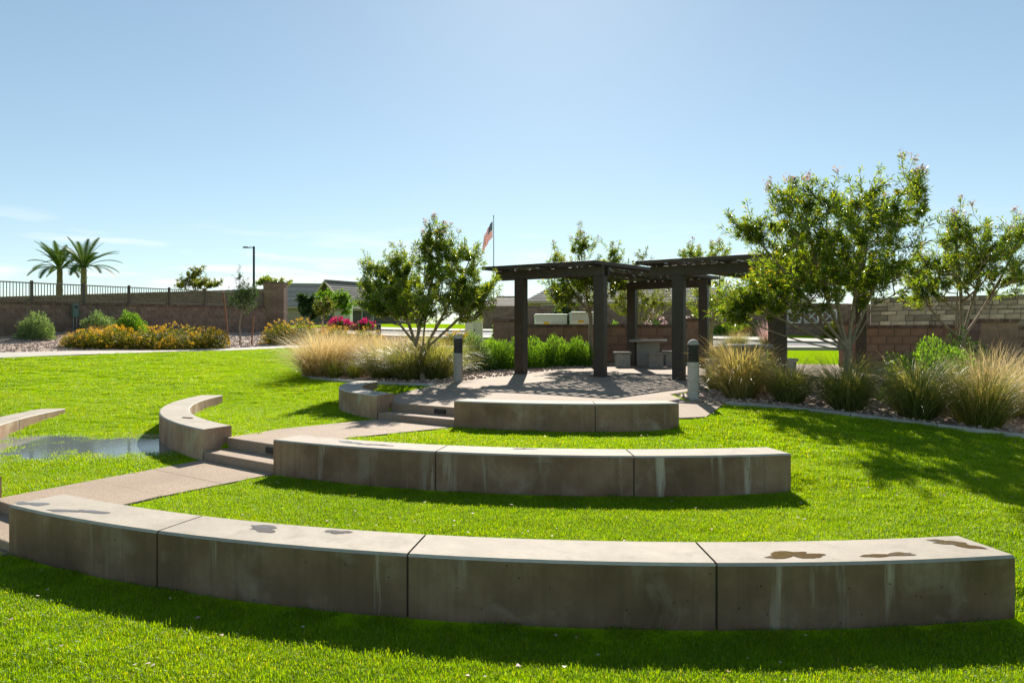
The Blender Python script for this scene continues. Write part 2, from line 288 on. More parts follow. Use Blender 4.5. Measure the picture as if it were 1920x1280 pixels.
# ------------------------------------------------------------------ terrain
CX, CY = 1.3, 14.6
RB = [10.57, 7.86, 4.85]; BW = .45; ZT = [.0, .17, .41, .65]; BT = [.40, .58, .82]
CP = [(-8,2,0),(-4,2,0),(0,0,0),(4,2,0),(8,3,.02),(0,-8,0),(-12,-8,0),(12,-8,0),(-14,4,0),(-12,9,.12),(14,4,.1),(3.2,4.1,.03),(6,5,.07),(9,7,.15),
 (5.0,7.2,.24),(3.6,8.2,.32),(4.4,9.2,.40),(3.6,12,.63),(5.5,11.1,.505),(7.6,10.1,.28),(12,9.5,.36),(12,14,.75),(9,14.5,.72),
 (0,13,.655),(2.6,13,.66),(0,16,.74),(4,16,.745),(1,19,.83),(5,19,.83),(3.5,22,.91),(8,20,.86),(-2,16,.75),(10,19,.84),(12.5,21,.97),(-1.5,20,.84),
 (-.6,23.5,.98),(6,24,1.0),(15,20,1.0),(19,18,1.0),(-3,17.5,.73),(-4.2,17.2,.70),(-5.9,19.5,.76),(-4.2,14.6,.46),(-6.5,14.5,.42),(-8.3,11.5,.28),(-8.6,13.6,.33),(-10.5,13,.34),
 (-9.5,17,.55),(-16.5,22,1.16),(-9.4,30,1.43),(-20,18.6,1.0),(-13,26,1.30),(-14.6,28.3,1.36),(-20.8,27.8,1.9),(-17.8,34.5,2.11),(-14.5,42,2.3),(-24,23,1.75),(-30,20,1.9),
 (-19.5,28,1.86),(-18.3,30.2,2.02),(-17.6,31.6,2.08),(-16.2,30.2,1.6),(-7,33,1.5),(-10,33,1.6),(-6.4,44,2.1),(-10,48,2.35),(-8,56,3.1),(0,54,2.9),(-14,60,3.2),(13,27,1.34),(14,33,1.46),(9,37,1.6),(13,41,2.05),(18,40,2.1),(20,30,1.5),(28,22,1.3),(3,30,1.3),(3,40,1.95),(0,36,1.7),(-3,28,1.2),
 (30,45,2.2),(-30,45,2.5),(0,80,3.0),(-50,60,3),(50,60,2.6),(-60,10,2.2),(60,10,2.0),(0,110,3),(-80,80,3),(80,80,3),(-60,-40,1.2),(60,-40,1.2),(0,-60,1)]
cp = np.array(CP, float)
def _U(d): return np.where(d > 1e-9, d * d * np.log(d + 1e-12), 0)
_n = len(cp); _K = _U(np.hypot(cp[:, None, 0] - cp[None, :, 0], cp[:, None, 1] - cp[None, :, 1])) + .4 * np.eye(_n)
_P = np.c_[np.ones(_n), cp[:, :2]]; _A = np.zeros((_n + 3, _n + 3)); _A[:_n, :_n] = _K; _A[:_n, _n:] = _P; _A[_n:, :_n] = _P.T
_w = np.linalg.solve(_A, np.r_[cp[:, 2], np.zeros(3)])
def polar(r, deg): return (CX + r * math.cos(R_(deg)), CY + r * math.sin(R_(deg)))
def sstep(a, b, x):
    t = np.clip((x - a) / (b - a), 0, 1); return t * t * (3 - 2 * t)
def G(X, Y):
    X = np.atleast_1d(np.asarray(X, float)); Y = np.atleast_1d(np.asarray(Y, float)); sh = X.shape; x = X.ravel(); y = Y.ravel()
    q = np.hypot(x, y - 30); k = np.minimum(1, 100 / np.maximum(q, 1e-6)); xc = x * k; yc = 30 + (y - 30) * k
    O = _U(np.hypot(xc[:, None] - cp[None, :, 0], yc[:, None] - cp[None, :, 1])) @ _w[:_n] + _w[_n] + _w[_n + 1] * xc + _w[_n + 2] * yc
    r = np.hypot(x - CX, y - CY); a = np.degrees(np.arctan2(y - CY, x - CX)) % 360
    rr = [0, 4.41, 4.84, 7.42, 7.85, 10.13, 10.56, 11]; zz = [.65, .65, .41, .41, .17, .17, 0, 0]
    T = np.interp(r, rr, zz); T = np.where((r < 4.85), np.maximum(T, 0), T)
    w = sstep(10.6, 12.0, r) + 0
    w = np.maximum(w, sstep(272, 290, a)); w = np.maximum(w, 1 - sstep(182, 205, a))
    w = np.where((r < 4.6) & (a > 190) , np.maximum(w, sstep(3.4, 2.6, r) if False else 1 - sstep(2.4, 3.6, r)), w)
    w = np.where(a < 170, 1, w)
    Z = T * (1 - w) + O * w
    for k, aL, aR in GAPS:      # leave room for the steps
        pl, pr = polar(RB[k], aL), polar(RB[k], aR); ux, uy = pr[0] - pl[0], pr[1] - pl[1]; det = ux * .907 - uy * .42
        qx, qy = x - pl[0], y - pl[1]; s1 = (qx * .907 - qy * .42) / det; s2 = (ux * qy - uy * qx) / det
        Z = np.where((s1 > .03) & (s1 < .97) & (s2 > -.05) & (s2 < 1.15), ZT[k], Z)
    q = np.hypot((x + 7.0) / 3.0, (y - 10.0) / 1.25); Z = np.where((x < -4.3) & (r > 7.8), Z + (.150 + .012 * np.sin(x * 5.1 + y * 2.3) * np.sin(y * 6.3 - x * 1.7) - Z) * (1 - sstep(.5, 1.15, q)), Z)
    return Z.reshape(sh)
GAPS = ((0, 232.2, 239.7), (1, 227.8, 239.0), (2, 223.3, 243.4))
def g1(x, y): return float(G(x, y)[0])
def at(px, d, dz=0):
    x = (px - 960) / F * d; return Vector((x, d, g1(x, d) + dz))
rads = sorted(set([0.01] + list(np.arange(.4, 4.2, .4)) + [4.40, 4.62, 4.86] + list(np.arange(5.1, 7.3, .3)) + [7.41, 7.62, 7.87] + list(np.arange(8.1, 10, .3)) + [10.12, 10.34, 10.58] + list(np.arange(10.9, 16, .35)) + list(16 * 1.035 ** np.arange(0, 60)) + [150, 200, 300, 500, 900, 1800]))
NA = 360; th = np.radians(np.arange(NA) * 360 / NA); rr_ = np.array(rads)
GX = CX + rr_[:, None] * np.cos(th); GY = CY + rr_[:, None] * np.sin(th); GZ = G(GX, GY)
V = np.stack([GX, GY, GZ], -1).reshape(-1, 3); i = np.arange(len(rads) - 1)[:, None] * NA; j = np.arange(NA)[None]; j2 = (j + 1) % NA
FQ = np.stack([i + j, i + NA + j, i + NA + j2, i + j2], -1).reshape(-1, 4)
gm = np_mesh('ground', V, FQ, M['lawn'], np.full(len(FQ), .5)); gm.polygons.foreach_set('use_smooth', [True] * len(FQ))
go = npobj('ground', gm); tag(go, 'mown green lawn rising in low terraces from the basin', kind='structure')

def inpoly(poly, x, y):
    x = np.asarray(x); y = np.asarray(y); c = np.zeros(x.shape, bool); n = len(poly)
    for k in range(n):
        x1, y1 = poly[k]; x2, y2 = poly[(k + 1) % n]
        if y1 == y2: continue
        c ^= ((y1 > y) != (y2 > y)) & (x < (x2 - x1) * (y - y1) / (y2 - y1) + x1)
    return c
def drape(name, poly, off, mat, step=.6, label=None, kind='structure', thick=0, parent=None):
    pts = []
    n = len(poly)
    for k in range(n):
        a, b = Vector(poly[k]), Vector(poly[(k + 1) % n]); m = max(1, int((b - a).length / step))
        for q in range(m): pts.append(a.lerp(b, q / m))
    nb = len(pts); xs = [p.x for p in pts]; ys = [p.y for p in pts]
    gx, gy = np.meshgrid(np.arange(min(xs) + .3 * step, max(xs), step), np.arange(min(ys) + .3 * step, max(ys), step)); ins = inpoly(poly, gx, gy)
    pts += [Vector((a, b)) for a, b in zip(gx[ins], gy[ins])]
    v, e_, f_, *_ = delaunay_2d_cdt(pts, [], [list(range(nb))], 1, 1e-4)
    z = G(np.array([p.x for p in v]), np.array([p.y for p in v])) + off
    mb = MB(); mb.add([(p.x, p.y, zz) for p, zz in zip(v, z)], f_, .5)
    if thick:
        bz = G(np.array([p.x for p in pts[:nb]]), np.array([p.y for p in pts[:nb]])) + off
        vs = [(p.x, p.y, q) for p, q in zip(pts[:nb], bz)] + [(p.x, p.y, q - thick) for p, q in zip(pts[:nb], bz)]
        mb.add(vs, [(k, (k + 1) % nb, nb + (k + 1) % nb, nb + k) for k in range(nb)], .5)
    o = mb.build(name, mat, parent)
    return tag(o, label, kind=kind) if parent is None else o

# ------------------------------------------------------------------ seat walls
def seat_wall(k, a0, a1, joints, label, cut0=False, cut1=False, mat='conc', step=1.5):
    """ring k from angle a0 to a1 (degrees, increasing); cut: the end lies along the walkway instead of the radius"""
    Ro = RB[k]; Ri = Ro - BW; zt = BT[k]
    def inner(a, cut):
        if not cut: return a
        p = Vector(polar(Ro, a)); w = Vector((.42, .907))
        for q in np.linspace(0, 1.2, 600):
            s_ = p + w * q
            if math.hypot(s_.x - CX, s_.y - CY) <= Ri: return math.degrees(math.atan2(s_.y - CY, s_.x - CX)) % 360
        return a
    i0, i1 = inner(a0, cut0), inner(a1, cut1)
    root = empty('concrete_seat_wall', (*polar(Ro - .22, (a0 + a1) / 2), ZT[k]))
    tag(root, label, 'seat wall', 'curved concrete seat walls')
    def inn(a): return i0 + (a - a0) / (a1 - a0) * (i1 - i0)
    cuts = [a0] + list(joints) + [a1]
    def strip(b0, b1, dr, dz, name, mt, ch, gap):
        gap0 = gap if b0 != a0 else 0; gap1 = gap if b1 != a1 else 0
        n = max(2, int(abs(b1 - b0) / step)); rings = []; uvs = []
        for q in range(n + 1):
            t = q / n; ao = b0 + (b1 - b0) * t; ai = inn(ao)
            ao += math.degrees((gap0 * (1 - t) - gap1 * t) / Ro) ; ai += math.degrees((gap0 * (1 - t) - gap1 * t) / Ri)
            zb = min(g1(*polar(Ro + .02, ao)), g1(*polar(Ri - .02, ai))) - .2
            po, pi = Vector(polar(Ro - dr, ao)), Vector(polar(Ri + dr, ai)); dv = (pi - po).normalized() * ch
            top = zt - dz
            rings.append([(po.x, po.y, zb), (po.x, po.y, top - ch), (po.x + dv.x, po.y + dv.y, top), (pi.x - dv.x, pi.y - dv.y, top), (pi.x, pi.y, top - ch), (pi.x, pi.y, zb)])
            uvs.append(R_(ao) * Ro)
        m = 6; vs = [v for r in rings for v in r]; fs = []
        for q in range(n):
            for j_ in range(m - 1): fs.append((q * m + j_, (q + 1) * m + j_, (q + 1) * m + j_ + 1, q * m + j_ + 1))
        fs.append(tuple(range(m))[::-1]); fs.append(tuple(n * m + j_ for j_ in range(m)))
        org = Vector(((vs[0][0] + vs[-1][0]) / 2, (vs[0][1] + vs[-1][1]) / 2, 0))
        mb = MB(); mb.add(vs, fs, random.random()); o = mb.build(name, mt, root)
        o.matrix_parent_inverse = Matrix.Translation(-root.location)
        me = o.data
        if ch > .01: me.materials.append(M['edge'])
        uv = me.uv_layers.new(name='uv')
        for p in me.polygons:
            for li, vi in zip(p.loop_indices, p.vertices):
                q, j_ = divmod(vi, m); uv.data[li].uv = (uvs[q] + (0 if j_ < 3 else 7.3), me.vertices[vi].co.z)
        for pi_, p in enumerate(me.polygons):
            if ch > .01 and pi_ < n * (m - 1) and pi_ % (m - 1) in (1, 3): p.material_index = 1
        return o
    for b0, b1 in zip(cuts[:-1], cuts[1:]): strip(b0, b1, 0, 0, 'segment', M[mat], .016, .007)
    if joints:
        c = strip(a0 + .3, a1 - .3, .022, .02, 'joint_filler', M['joint'], .004, 0)
    return root
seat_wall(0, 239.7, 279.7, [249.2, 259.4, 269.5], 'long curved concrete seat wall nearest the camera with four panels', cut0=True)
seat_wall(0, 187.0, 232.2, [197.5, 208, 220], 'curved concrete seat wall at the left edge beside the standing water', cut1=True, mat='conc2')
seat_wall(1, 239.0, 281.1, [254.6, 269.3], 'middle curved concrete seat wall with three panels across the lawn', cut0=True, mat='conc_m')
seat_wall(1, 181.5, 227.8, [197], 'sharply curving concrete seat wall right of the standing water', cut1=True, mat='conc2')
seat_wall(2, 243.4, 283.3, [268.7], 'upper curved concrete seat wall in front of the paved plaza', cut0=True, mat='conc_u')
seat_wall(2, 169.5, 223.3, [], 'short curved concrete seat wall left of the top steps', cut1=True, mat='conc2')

# ------------------------------------------------------------------ steps between the seat walls
def steps(k, aL, aR, label):
    Ro = RB[k]; w = Vector((.42, .907)); pl, pr = Vector(polar(Ro, aL)), Vector(polar(Ro, aR)); rise = (ZT[k + 1] - ZT[k]) / 2
    u = (pr - pl); W_ = u.length; u.normalize(); nrm = Vector((-u.y, u.x))
    if nrm.y < 0: nrm = -nrm
    root = empty('concrete_steps', (*((pl + pr) / 2), ZT[k])); tag(root, label, 'steps', 'steps between the seat walls')
    def rail(t): # distances along the walkway from the lower riser line
        s_ = t / max(.3, w.dot(nrm)) if t < 1 else 1.4; return pl + w * s_, pr + w * s_
    for i_, (t0, t1) in enumerate(((.012, .62), (.37, 1.28))):
        a, b = rail(t0); c, d = rail(t1); e_ = u * .006
        mb = MB(); mb.prism([a + e_, b - e_, d - e_, c + e_], ZT[k] - .2, ZT[k] + rise * (i_ + 1) + (.022 if i_ else .004), .5)
        o = mb.build('step', M['agg_step'], root, bevel=.012); o.matrix_parent_inverse = Matrix.Translation(-root.location)
    a, b = rail(.37); c = a.lerp(b, .68); z = ZT[k] + rise * 1.52
    mb = MB(); mb.box((c.x - nrm.x * .006, c.y - nrm.y * .006, z), (.24, .03, min(.075, rise * .62)), math.atan2(u.y, u.x)); o = mb.build('step_light', M['black'], root, bevel=.004); o.matrix_parent_inverse = Matrix.Translation(-root.location)
M['agg_step'] = aggregate('step_concrete', (.265, .19, .13), (.325, .24, .17), (.38, .30, .23), 95)
steps(0, 232.2, 239.7, 'lowest pair of concrete steps at the left edge of the picture')
steps(1, 227.8, 239.0, 'middle pair of concrete steps between walkway slabs with a small light')
steps(2, 223.3, 243.4, 'top pair of concrete steps leading up to the plaza')

# ------------------------------------------------------------------ paved walk, plaza, kerbs, roads
def walk_poly(k0, k1, aL0, aR0, aL1, aR1):
    # from the top of steps k0 up to the foot of steps k1
    w = Vector((.42, .907))
    def inn(k, a, t): return Vector(polar(RB[k], a)) + w * t
    return [inn(k0, aL0, 1.4), inn(k0, aR0, 1.4), Vector(polar(RB[k1], aR1)), Vector(polar(RB[k1], aL1))]
WALK = [walk_poly(0, 1, 232.2, 239.7, 227.8, 239.0), walk_poly(1, 2, 227.8, 239.0, 223.3, 243.4)]
for q, P in enumerate(WALK):
    root = empty('walkway', (*((P[0] + P[2]) / 2), ZT[q + 1])); tag(root, ['tan exposed aggregate walkway beside the standing water', 'tan exposed aggregate walkway below the top steps'][q], kind='structure')
    for t0, t1 in ((0, .497), (.503, 1)):
        a, b = P[0].lerp(P[3], t0), P[1].lerp(P[2], t0); c, d = P[1].lerp(P[2], t1), P[0].lerp(P[3], t1)
        o = drape('slab', [tuple(a), tuple(b), tuple(c), tuple(d)], .018, M['agg'], .4, thick=.12, parent=root); o.matrix_parent_inverse = Matrix.Translation(-root.location)
P0 = [Vector(polar(10.57, 232.2)), Vector(polar(10.57, 239.7))]
drape('walkway', [tuple(P0[0]), tuple(P0[0] - Vector((1.6, 3.2))), tuple(P0[1] - Vector((1.6, 3.2))), tuple(P0[1])], .012, M['agg'], .4, 'tan walkway at the foot of the lowest steps', thick=.1)
arc = [polar(4.42, a) for a in np.arange(200, 284, 3)]
PLAZA = arc + [(3.0, 10.55), (3.62, 11.72), (3.1, 12.15), (3.05, 13.2), (4.75, 15.1), (6.9, 14.9), (8.6, 17.0), (12.2, 19.2), (16.5, 24.6), (13.5, 24.9), (10.6, 21.6), (8.8, 22.3), (6.9, 23.2), (4.6, 23.4), (2.6, 21.4), (.9, 19.4), (-.5, 17.2), (-1.6, 15.5), (-2.2, 14.6)]
pl_ = drape('plaza_paving', PLAZA, .02, M['agg'], .45, 'tan exposed aggregate plaza under the pergolas', thick=.12)
def kerb(pts, label, w=.13, h=.05):
    root = empty('kerb', (*pts[0], g1(*pts[0]))); tag(root, label, kind='structure')
    P = [Vector(p) for p in pts]; seg = []
    for a, b in zip(P[:-1], P[1:]):
        m = max(1, round((b - a).length / 1.5)); seg += [(a.lerp(b, q / m), a.lerp(b, (q + 1) / m)) for q in range(m)]
    for a, b in seg:
        t = (b - a).normalized(); n_ = Vector((-t.y, t.x)) * w / 2; a2, b2 = a + t * .004, b - t * .004
        vs = []
        for p in (a2, b2):
            z = g1(*p)
            for s_, dz in ((-1, -.12), (1, -.12), (1, h), (-1, h)): vs.append((p.x + n_.x * s_, p.y + n_.y * s_, z + dz))
        mb = MB(); mb.add(vs, [(0, 1, 2, 3), (7, 6, 5, 4), (0, 4, 5, 1), (1, 5, 6, 2), (2, 6, 7, 3), (3, 7, 4, 0)]); o = mb.build('kerb_stone', M['kerb'], root, bevel=.012); o.matrix_parent_inverse = Matrix.Translation(-root.location)
KR = [(3.72, 11.86), (4.6, 11.55), (5.5, 11.1), (6.6, 10.6), (7.6, 10.1), (9.0, 9.3), (11, 8.4)]
KL = [(-1.75, 15.3), (-2.6, 15.9), (-3.4, 16.6), (-4.3, 17.25), (-5.2, 18.1), (-5.85, 19.2), (-6.1, 20.6), (-6.0, 22.4)]
kerb(KR, 'grey concrete mowing kerb between lawn and bunch grasses'); kerb(KL, 'thin concrete kerb round the tall tan grasses')
# planting beds: gravel ground
BED_L = KL + [(-5.6, 26), (-3, 26.5), (1, 23.2), (4.4, 23.5), (2.5, 21.5), (.85, 19.5), (-.55, 17.25), (-1.45, 15.7)]
BED_R = KR + [(14, 12), (17, 17.5), (15.5, 19.6), (12.4, 19.0), (8.75, 16.9), (7.0, 14.75), (4.8, 14.95), (3.15, 13.15), (3.2, 12.2)]
bedl = drape('gravel_bed', BED_L, .012, M['gravelg'], .5, 'gravel bed with tall grasses left of the plaza'); bedr = drape('gravel_bed', BED_R, .012, M['gravelg'], .5, 'gravel bed with bunch grasses right of the plaza')
SW0, SW1 = Vector((-16.5, 22)), Vector((-9.4, 30)); swd = (SW1 - SW0).normalized(); swn = Vector((-swd.y, swd.x))
swp = [SW0 - swd * 14, SW0, SW0 + swd * 6, SW1 + Vector((.3, .1)), SW1 + Vector((3.2, 1.5)), SW1 + Vector((8, 2.2))]
SWR = [Vector((a.x, a.y)) + Vector((-.75, .9)) * 1.35 for a in swp]
drape('sidewalk', [tuple(a) for a in swp] + [tuple(a) for a in SWR[::-1]], .03, M['sidewalk'], .7, 'pale concrete path along the far edge of the lawn', thick=.1)
BED_W = [tuple(a) for a in SWR] + [(-6, 40), (-12.5, 42.5), (-14.6, 42.6), (-17.9, 35), (-21, 28.2), (-27, 16)]
bedw = drape('gravel_bed', BED_W, .02, M['gravelg'], .8, 'gravel bed below the brown perimeter wall')
ROAD = [(26, 17.5), (17, 26), (8, 34.5), (-2, 40.5), (-14, 45), (-40, 52), (-40, 58), (-12.5, 50.5), (0, 45.5), (11, 38.5), (20, 30), (32, 19)]
drape('road', ROAD, .03, M['asphalt'], 1.2, 'grey asphalt street beyond the plaza')
def band(pts, wid, off, name, mat, label, thick):
    P = [Vector(p) for p in pts]; o1 = []; o2 = []
    for q, p in enumerate(P):
        t = (P[min(q + 1, len(P) - 1)] - P[max(q - 1, 0)]).normalized(); n_ = Vector((-t.y, t.x)); o1.append(tuple(p)); o2.append(tuple(p + n_ * wid))
    return drape(name, o1 + o2[::-1], off, mat, 1.0, label, thick=thick)
band([(26, 17.3), (17, 25.8), (8, 34.3), (-2, 40.3), (-14, 44.8)], 1.6, .13, 'sidewalk', M['sidewalk'], 'pale sidewalk on the near side of the street', .2)
band([(-12.5, 50.7), (0, 45.7), (11, 38.7), (20, 30.2), (32, 19.2)], 1.7, .13, 'sidewalk', M['sidewalk'], 'pale sidewalk on the far side of the street', .2)

# ------------------------------------------------------------------ standing water on the left lawn
def blob(cx, cy, rx, ry, rz, n=40, amp=.25, seed=1):
    rg = random.Random(seed); ph = [rg.uniform(0, 6.28) for _ in range(12)]; am = [rg.uniform(.3, 1) * amp / (k + 1) ** (1 if k < 5 else 1.15) for k in range(12)]; out = []
    for q in range(n):
        a = 2 * math.pi * q / n; s_ = 1 + sum(am[k] * math.sin((k + 2) * a + ph[k]) for k in range(12)); x, y = rx * s_ * math.cos(a), ry * s_ * math.sin(a)
        out.append((cx + x * math.cos(rz) - y * math.sin(rz), cy + x * math.sin(rz) + y * math.cos(rz)))
    return out
WATER = [(-10.4, 9.0), (-8.0, 8.6), (-6.0, 8.6), (-4.4, 8.85), (-4.6, 9.45), (-5.0, 10.1), (-5.5, 10.9), (-6.2, 11.6), (-8.6, 11.6), (-10.4, 11.2)]
WZ = .178
mb = MB(); mb.prism(WATER, WZ - .02, WZ, .5); wo_ = mb.build('water', M['water']); tag(wo_, 'shallow standing water flooding the lawn by the seat wall', kind='structure')

# ------------------------------------------------------------------ puddles on the seat walls
def puddle(k, px, py, rx, ry, seed, label, rot=0):
    d = (HC - BT[k]) * F / (py - 640); x = (px - 960) / F * d
    a = math.atan2(d - CY, x - CX); r = min(max(math.hypot(x - CX, d - CY), RB[k] - BW + ry + .03), RB[k] - ry - .02); x, d = CX + r * math.cos(a), CY + r * math.sin(a)
    P = blob(x, d, rx, ry, a + math.pi / 2 + rot, 72, .55, seed); n = len(P); c = Vector((x, d))
    rings = (1.0, .86, .72, .45); vs = []
    for q in rings: vs += [(c.x + (p[0] - c.x) * q, c.y + (p[1] - c.y) * q, BT[k] + .002 + .0006 * (1 - q)) for p in P]
    vs.append((c.x, c.y, BT[k] + .003)); fs = [(m_ * n + q, m_ * n + (q + 1) % n, (m_ + 1) * n + (q + 1) % n, (m_ + 1) * n + q) for m_ in range(3) for q in range(n)] + [(3 * n + q, 3 * n + (q + 1) % n, 4 * n) for q in range(n)]
    mb = MB(); mb.add(vs, fs, .5)
    o = mb.build('puddle', M['wet'], origin=(x, d, BT[k])); tag(o, label, 'puddle', 'rain puddles on the seat walls'); at_ = o.data.attributes.new('film', 'FLOAT', 'POINT'); at_.data.foreach_set('value', np.array([0.] * n + [.55] * n + [1.] * (2 * n + 1), 'f'))
puddle(0, 150, 958, .19, .055, 3, 'puddle on the nearest seat wall, leftmost one near its left end', .3)
puddle(0, 60, 944, .16, .05, 14, 'thin wet patch at the very left end of the nearest seat wall', .2)
puddle(0, 495, 990, .13, .07, 5, 'rounded puddle left of centre on the nearest seat wall')
puddle(0, 634, 997, .08, .05, 8, 'smallest puddle on the second panel of the nearest seat wall')
puddle(0, 1487, 1040, .17, .075, 11, 'large brown puddle on the right panel of the nearest seat wall', .15)
puddle(0, 1667, 1040, .15, .04, 21, 'thin wavy brown puddle on the right panel of the nearest seat wall')
puddle(0, 1790, 1019, .15, .06, 33, 'brown puddle close to the right end of the nearest seat wall', -.5)
puddle(1, 655, 829, .13, .07, 41, 'puddle left of two others on the middle seat wall')
puddle(1, 690, 833, .10, .04, 43, 'thin puddle between two others on the middle seat wall')
puddle(1, 716, 834, .10, .045, 47, 'brownish puddle right of two others on the middle seat wall')
puddle(1, 985, 841, .10, .035, 49, 'lone small puddle on the middle panel of the middle seat wall')
puddle(1, 352, 783, .16, .05, 53, 'puddle on the sharply curving seat wall beside the standing water', .4)

# ------------------------------------------------------------------ pergolas
U = Vector((2.03, -1.1)); Vv = Vector((3.68, 3.6)); uh, vh = U.normalized(), Vv.normalized(); UL, VL = U.length, Vv.length
def pergola(o0, zb, label, ov, seed):
    rg = random.Random(seed); root = empty('pergola', (o0.x, o0.y, g1(*o0))); tag(root, label, 'pergola', 'steel shade pergolas over the plaza')
    inv = Matrix.Translation(-root.location)
    def put(o): o.matrix_parent_inverse = inv; return o
    ang = math.atan2(uh.y, uh.x); vang = math.atan2(vh.y, vh.x)
    def pt(a, b): return o0 + uh * a + vh * b
    for a in (0, UL):
        for b in (0, VL):
            p = pt(a, b); z = g1(*p); mb = MB(); mb.box((p.x, p.y, (z - .1 + zb) / 2), (.275, .275, zb - z + .1), ang)
            po = put(mb.build('post', M['steel'], root, bevel=.008)); mb = MB(); mb.box((p.x, p.y, z + .03), (.40, .40, .03), ang); put(mb.build('base_plate', M['steel'], root, bevel=.005))
    a0, a1, b0, b1 = ov
    for b in (0, VL):
        for s_ in (-.105, .105):
            c = pt((a0 + UL + a1) / 2, b) + vh * s_; mb = MB(); mb.box((c.x, c.y, zb + .12), (UL + a1 - a0 - .1, .07, .235), ang); put(mb.build('beam', M['steel'], root, bevel=.005))
    zr = zb + .243
    nb = 3
    for q in range(nb):
        a = a0 + .25 + (UL + a1 - a0 - .5) * q / (nb - 1); c = pt(a, (b0 + VL + b1) / 2); mb = MB(); mb.box((c.x, c.y, zr + .028), (VL + b1 - b0 - .12, .06, .05), vang); put(mb.build('rafter', M['steel'], root, bevel=.004))
    # fascia frame
    zt = zr + .06
    for a in (a0, UL + a1):
        c = pt(a, (b0 + VL + b1) / 2); mb = MB(); mb.box((c.x, c.y, zt + .0), (VL + b1 - b0 + .05, .05, .085), vang); put(mb.build('fascia', M['steel'], root, bevel=.004))
    for b in (b0, VL + b1):
        c = pt((a0 + UL + a1) / 2, b); mb = MB(); mb.box((c.x, c.y, zt + .001), (UL + a1 - a0 - .05, .05, .085), ang); put(mb.build('fascia', M['steel'], root, bevel=.004))
    # perforated roof panels: irregular leaf-like holes cut in sheet metal
    na, nbp = 2, 4; A0, A1, B0, B1 = a0 + .03, UL + a1 - .03, b0 + .03, VL + b1 - .03
    for i_ in range(na):
        for j_ in range(nbp):
            pa0, pa1 = A0 + (A1 - A0) * i_ / na + .006, A0 + (A1 - A0) * (i_ + 1) / na - .006; pb0, pb1 = B0 + (B1 - B0) * j_ / nbp + .006, B0 + (B1 - B0) * (j_ + 1) / nbp - .006
            ca, cb = round((pa1 - pa0) / .215), round((pb1 - pb0) / .215); mb = MB(); zp = zt + .02
            for x in range(ca):
                for y in range(cb):
                    x0, x1 = pa0 + (pa1 - pa0) * x / ca, pa0 + (pa1 - pa0) * (x + 1) / ca; y0, y1 = pb0 + (pb1 - pb0) * y / cb, pb0 + (pb1 - pb0) * (y + 1) / cb
                    cxx, cyy = (x0 + x1) / 2 + rg.uniform(-.016, .016), (y0 + y1) / 2 + rg.uniform(-.016, .016); t = rg.uniform(0, 3.14); rl, rs = (rg.uniform(.080, .100), rg.uniform(.050, .076)) if rg.random() < .9 else (.03, .03)
                    out = [(x0, y0), (x1, y0), (x1, y1), (x0, y1)]; inn = []
                    for k in range(8):
                        an = 2 * math.pi * (k / 8 + .125 * 5); an = math.pi * (1.25 + k * .25)
                        ex, ey = rl * math.cos(an - t), rs * math.sin(an - t); inn.append((cxx + ex * math.cos(t) - ey * math.sin(t), cyy + ex * math.sin(t) + ey * math.cos(t)))
                    P = [pt(*q) for q in out] + [pt(*q) for q in inn]
                    fs = []
                    for k in range(4):
                        fs += [(k, (k + 1) % 4, 4 + 2 * k + 1), (k, 4 + 2 * k + 1, 4 + 2 * k), ((k + 1) % 4, 4 + (2 * k + 2) % 8, 4 + 2 * k + 1)]
                    mb.add([(p.x, p.y, zp) for p in P], fs, .5)
            o = put(mb.build('roof_panel', M['steel'], root)); sm = o.modifiers.new('thick', 'SOLIDIFY'); sm.thickness = .012
    return root
PA = Vector((.248, 18.7)); PC = Vector((4.06, 16.6))
pergola(PA, 3.40, 'left dark brown pergola with perforated roof over the round table', (-.75, .22, -.55, .5), 1)
pergola(PC, 3.31, 'right dark brown pergola partly hidden by the big flowering tree', (-.7, .7, -.6, .6), 2)

# ------------------------------------------------------------------ tables, stools, bollards
def table(p, label):
    root = empty('picnic_table', p); tag(root, label, 'table', 'round concrete picnic tables')
    mb = MB(); mb.lathe([(.56, .755), (.60, .77), (.61, .80), (.60, .83), (.58, .84)], n=32); mb.build('table_top', M['gconc'], root)
    mb = MB(); mb.box((0, 0, .37), (.52, .52, .78), .5); mb.build('pedestal', M['gconc'], root, bevel=.015)
def stool(p, rz, label):
    root = empty('concrete_stool', p, rz); tag(root, label, 'stool', 'concrete stools round the tables')
    mb = MB(); mb.box((0, 0, .19), (.43, .34, .42)); mb.build('stool_base', M['gconc'], root, bevel=.01)
    mb = MB(); mb.box((0, 0, .435), (.52, .42, .075)); mb.build('seat', M['gconc'], root, bevel=.02)
t1 = at(1215, 22.0, .02); table(t1, 'round concrete table in full view under the left pergola')
stool(at(1167, 21.5, .02), .1, 'concrete stool left of the round table in view'); stool(at(1194, 22.95, .02), .9, 'concrete stool half hidden behind the pedestal of the table in view')
stool(at(1228, 21.15, .02), .05, 'concrete stool in front of the round table in view'); stool(at(1256, 22.1, .02), 1.5, 'concrete stool right of the round table beside a dark post')
t2 = at(1410, 17.0, .02); table(t2, 'round concrete table half hidden by dry grass')
stool(at(1434, 16.05, .02), .1, 'low concrete stool in front of the grass hidden table'); stool(Vector((5.05, 17.1, g1(5.05, 17.1) + .02)), 1.4, 'concrete stool left of the grass hidden table'); stool(Vector((6.95, 17.3, g1(6.95, 17.3) + .02)), 1.6, 'concrete stool right of the grass hidden table')
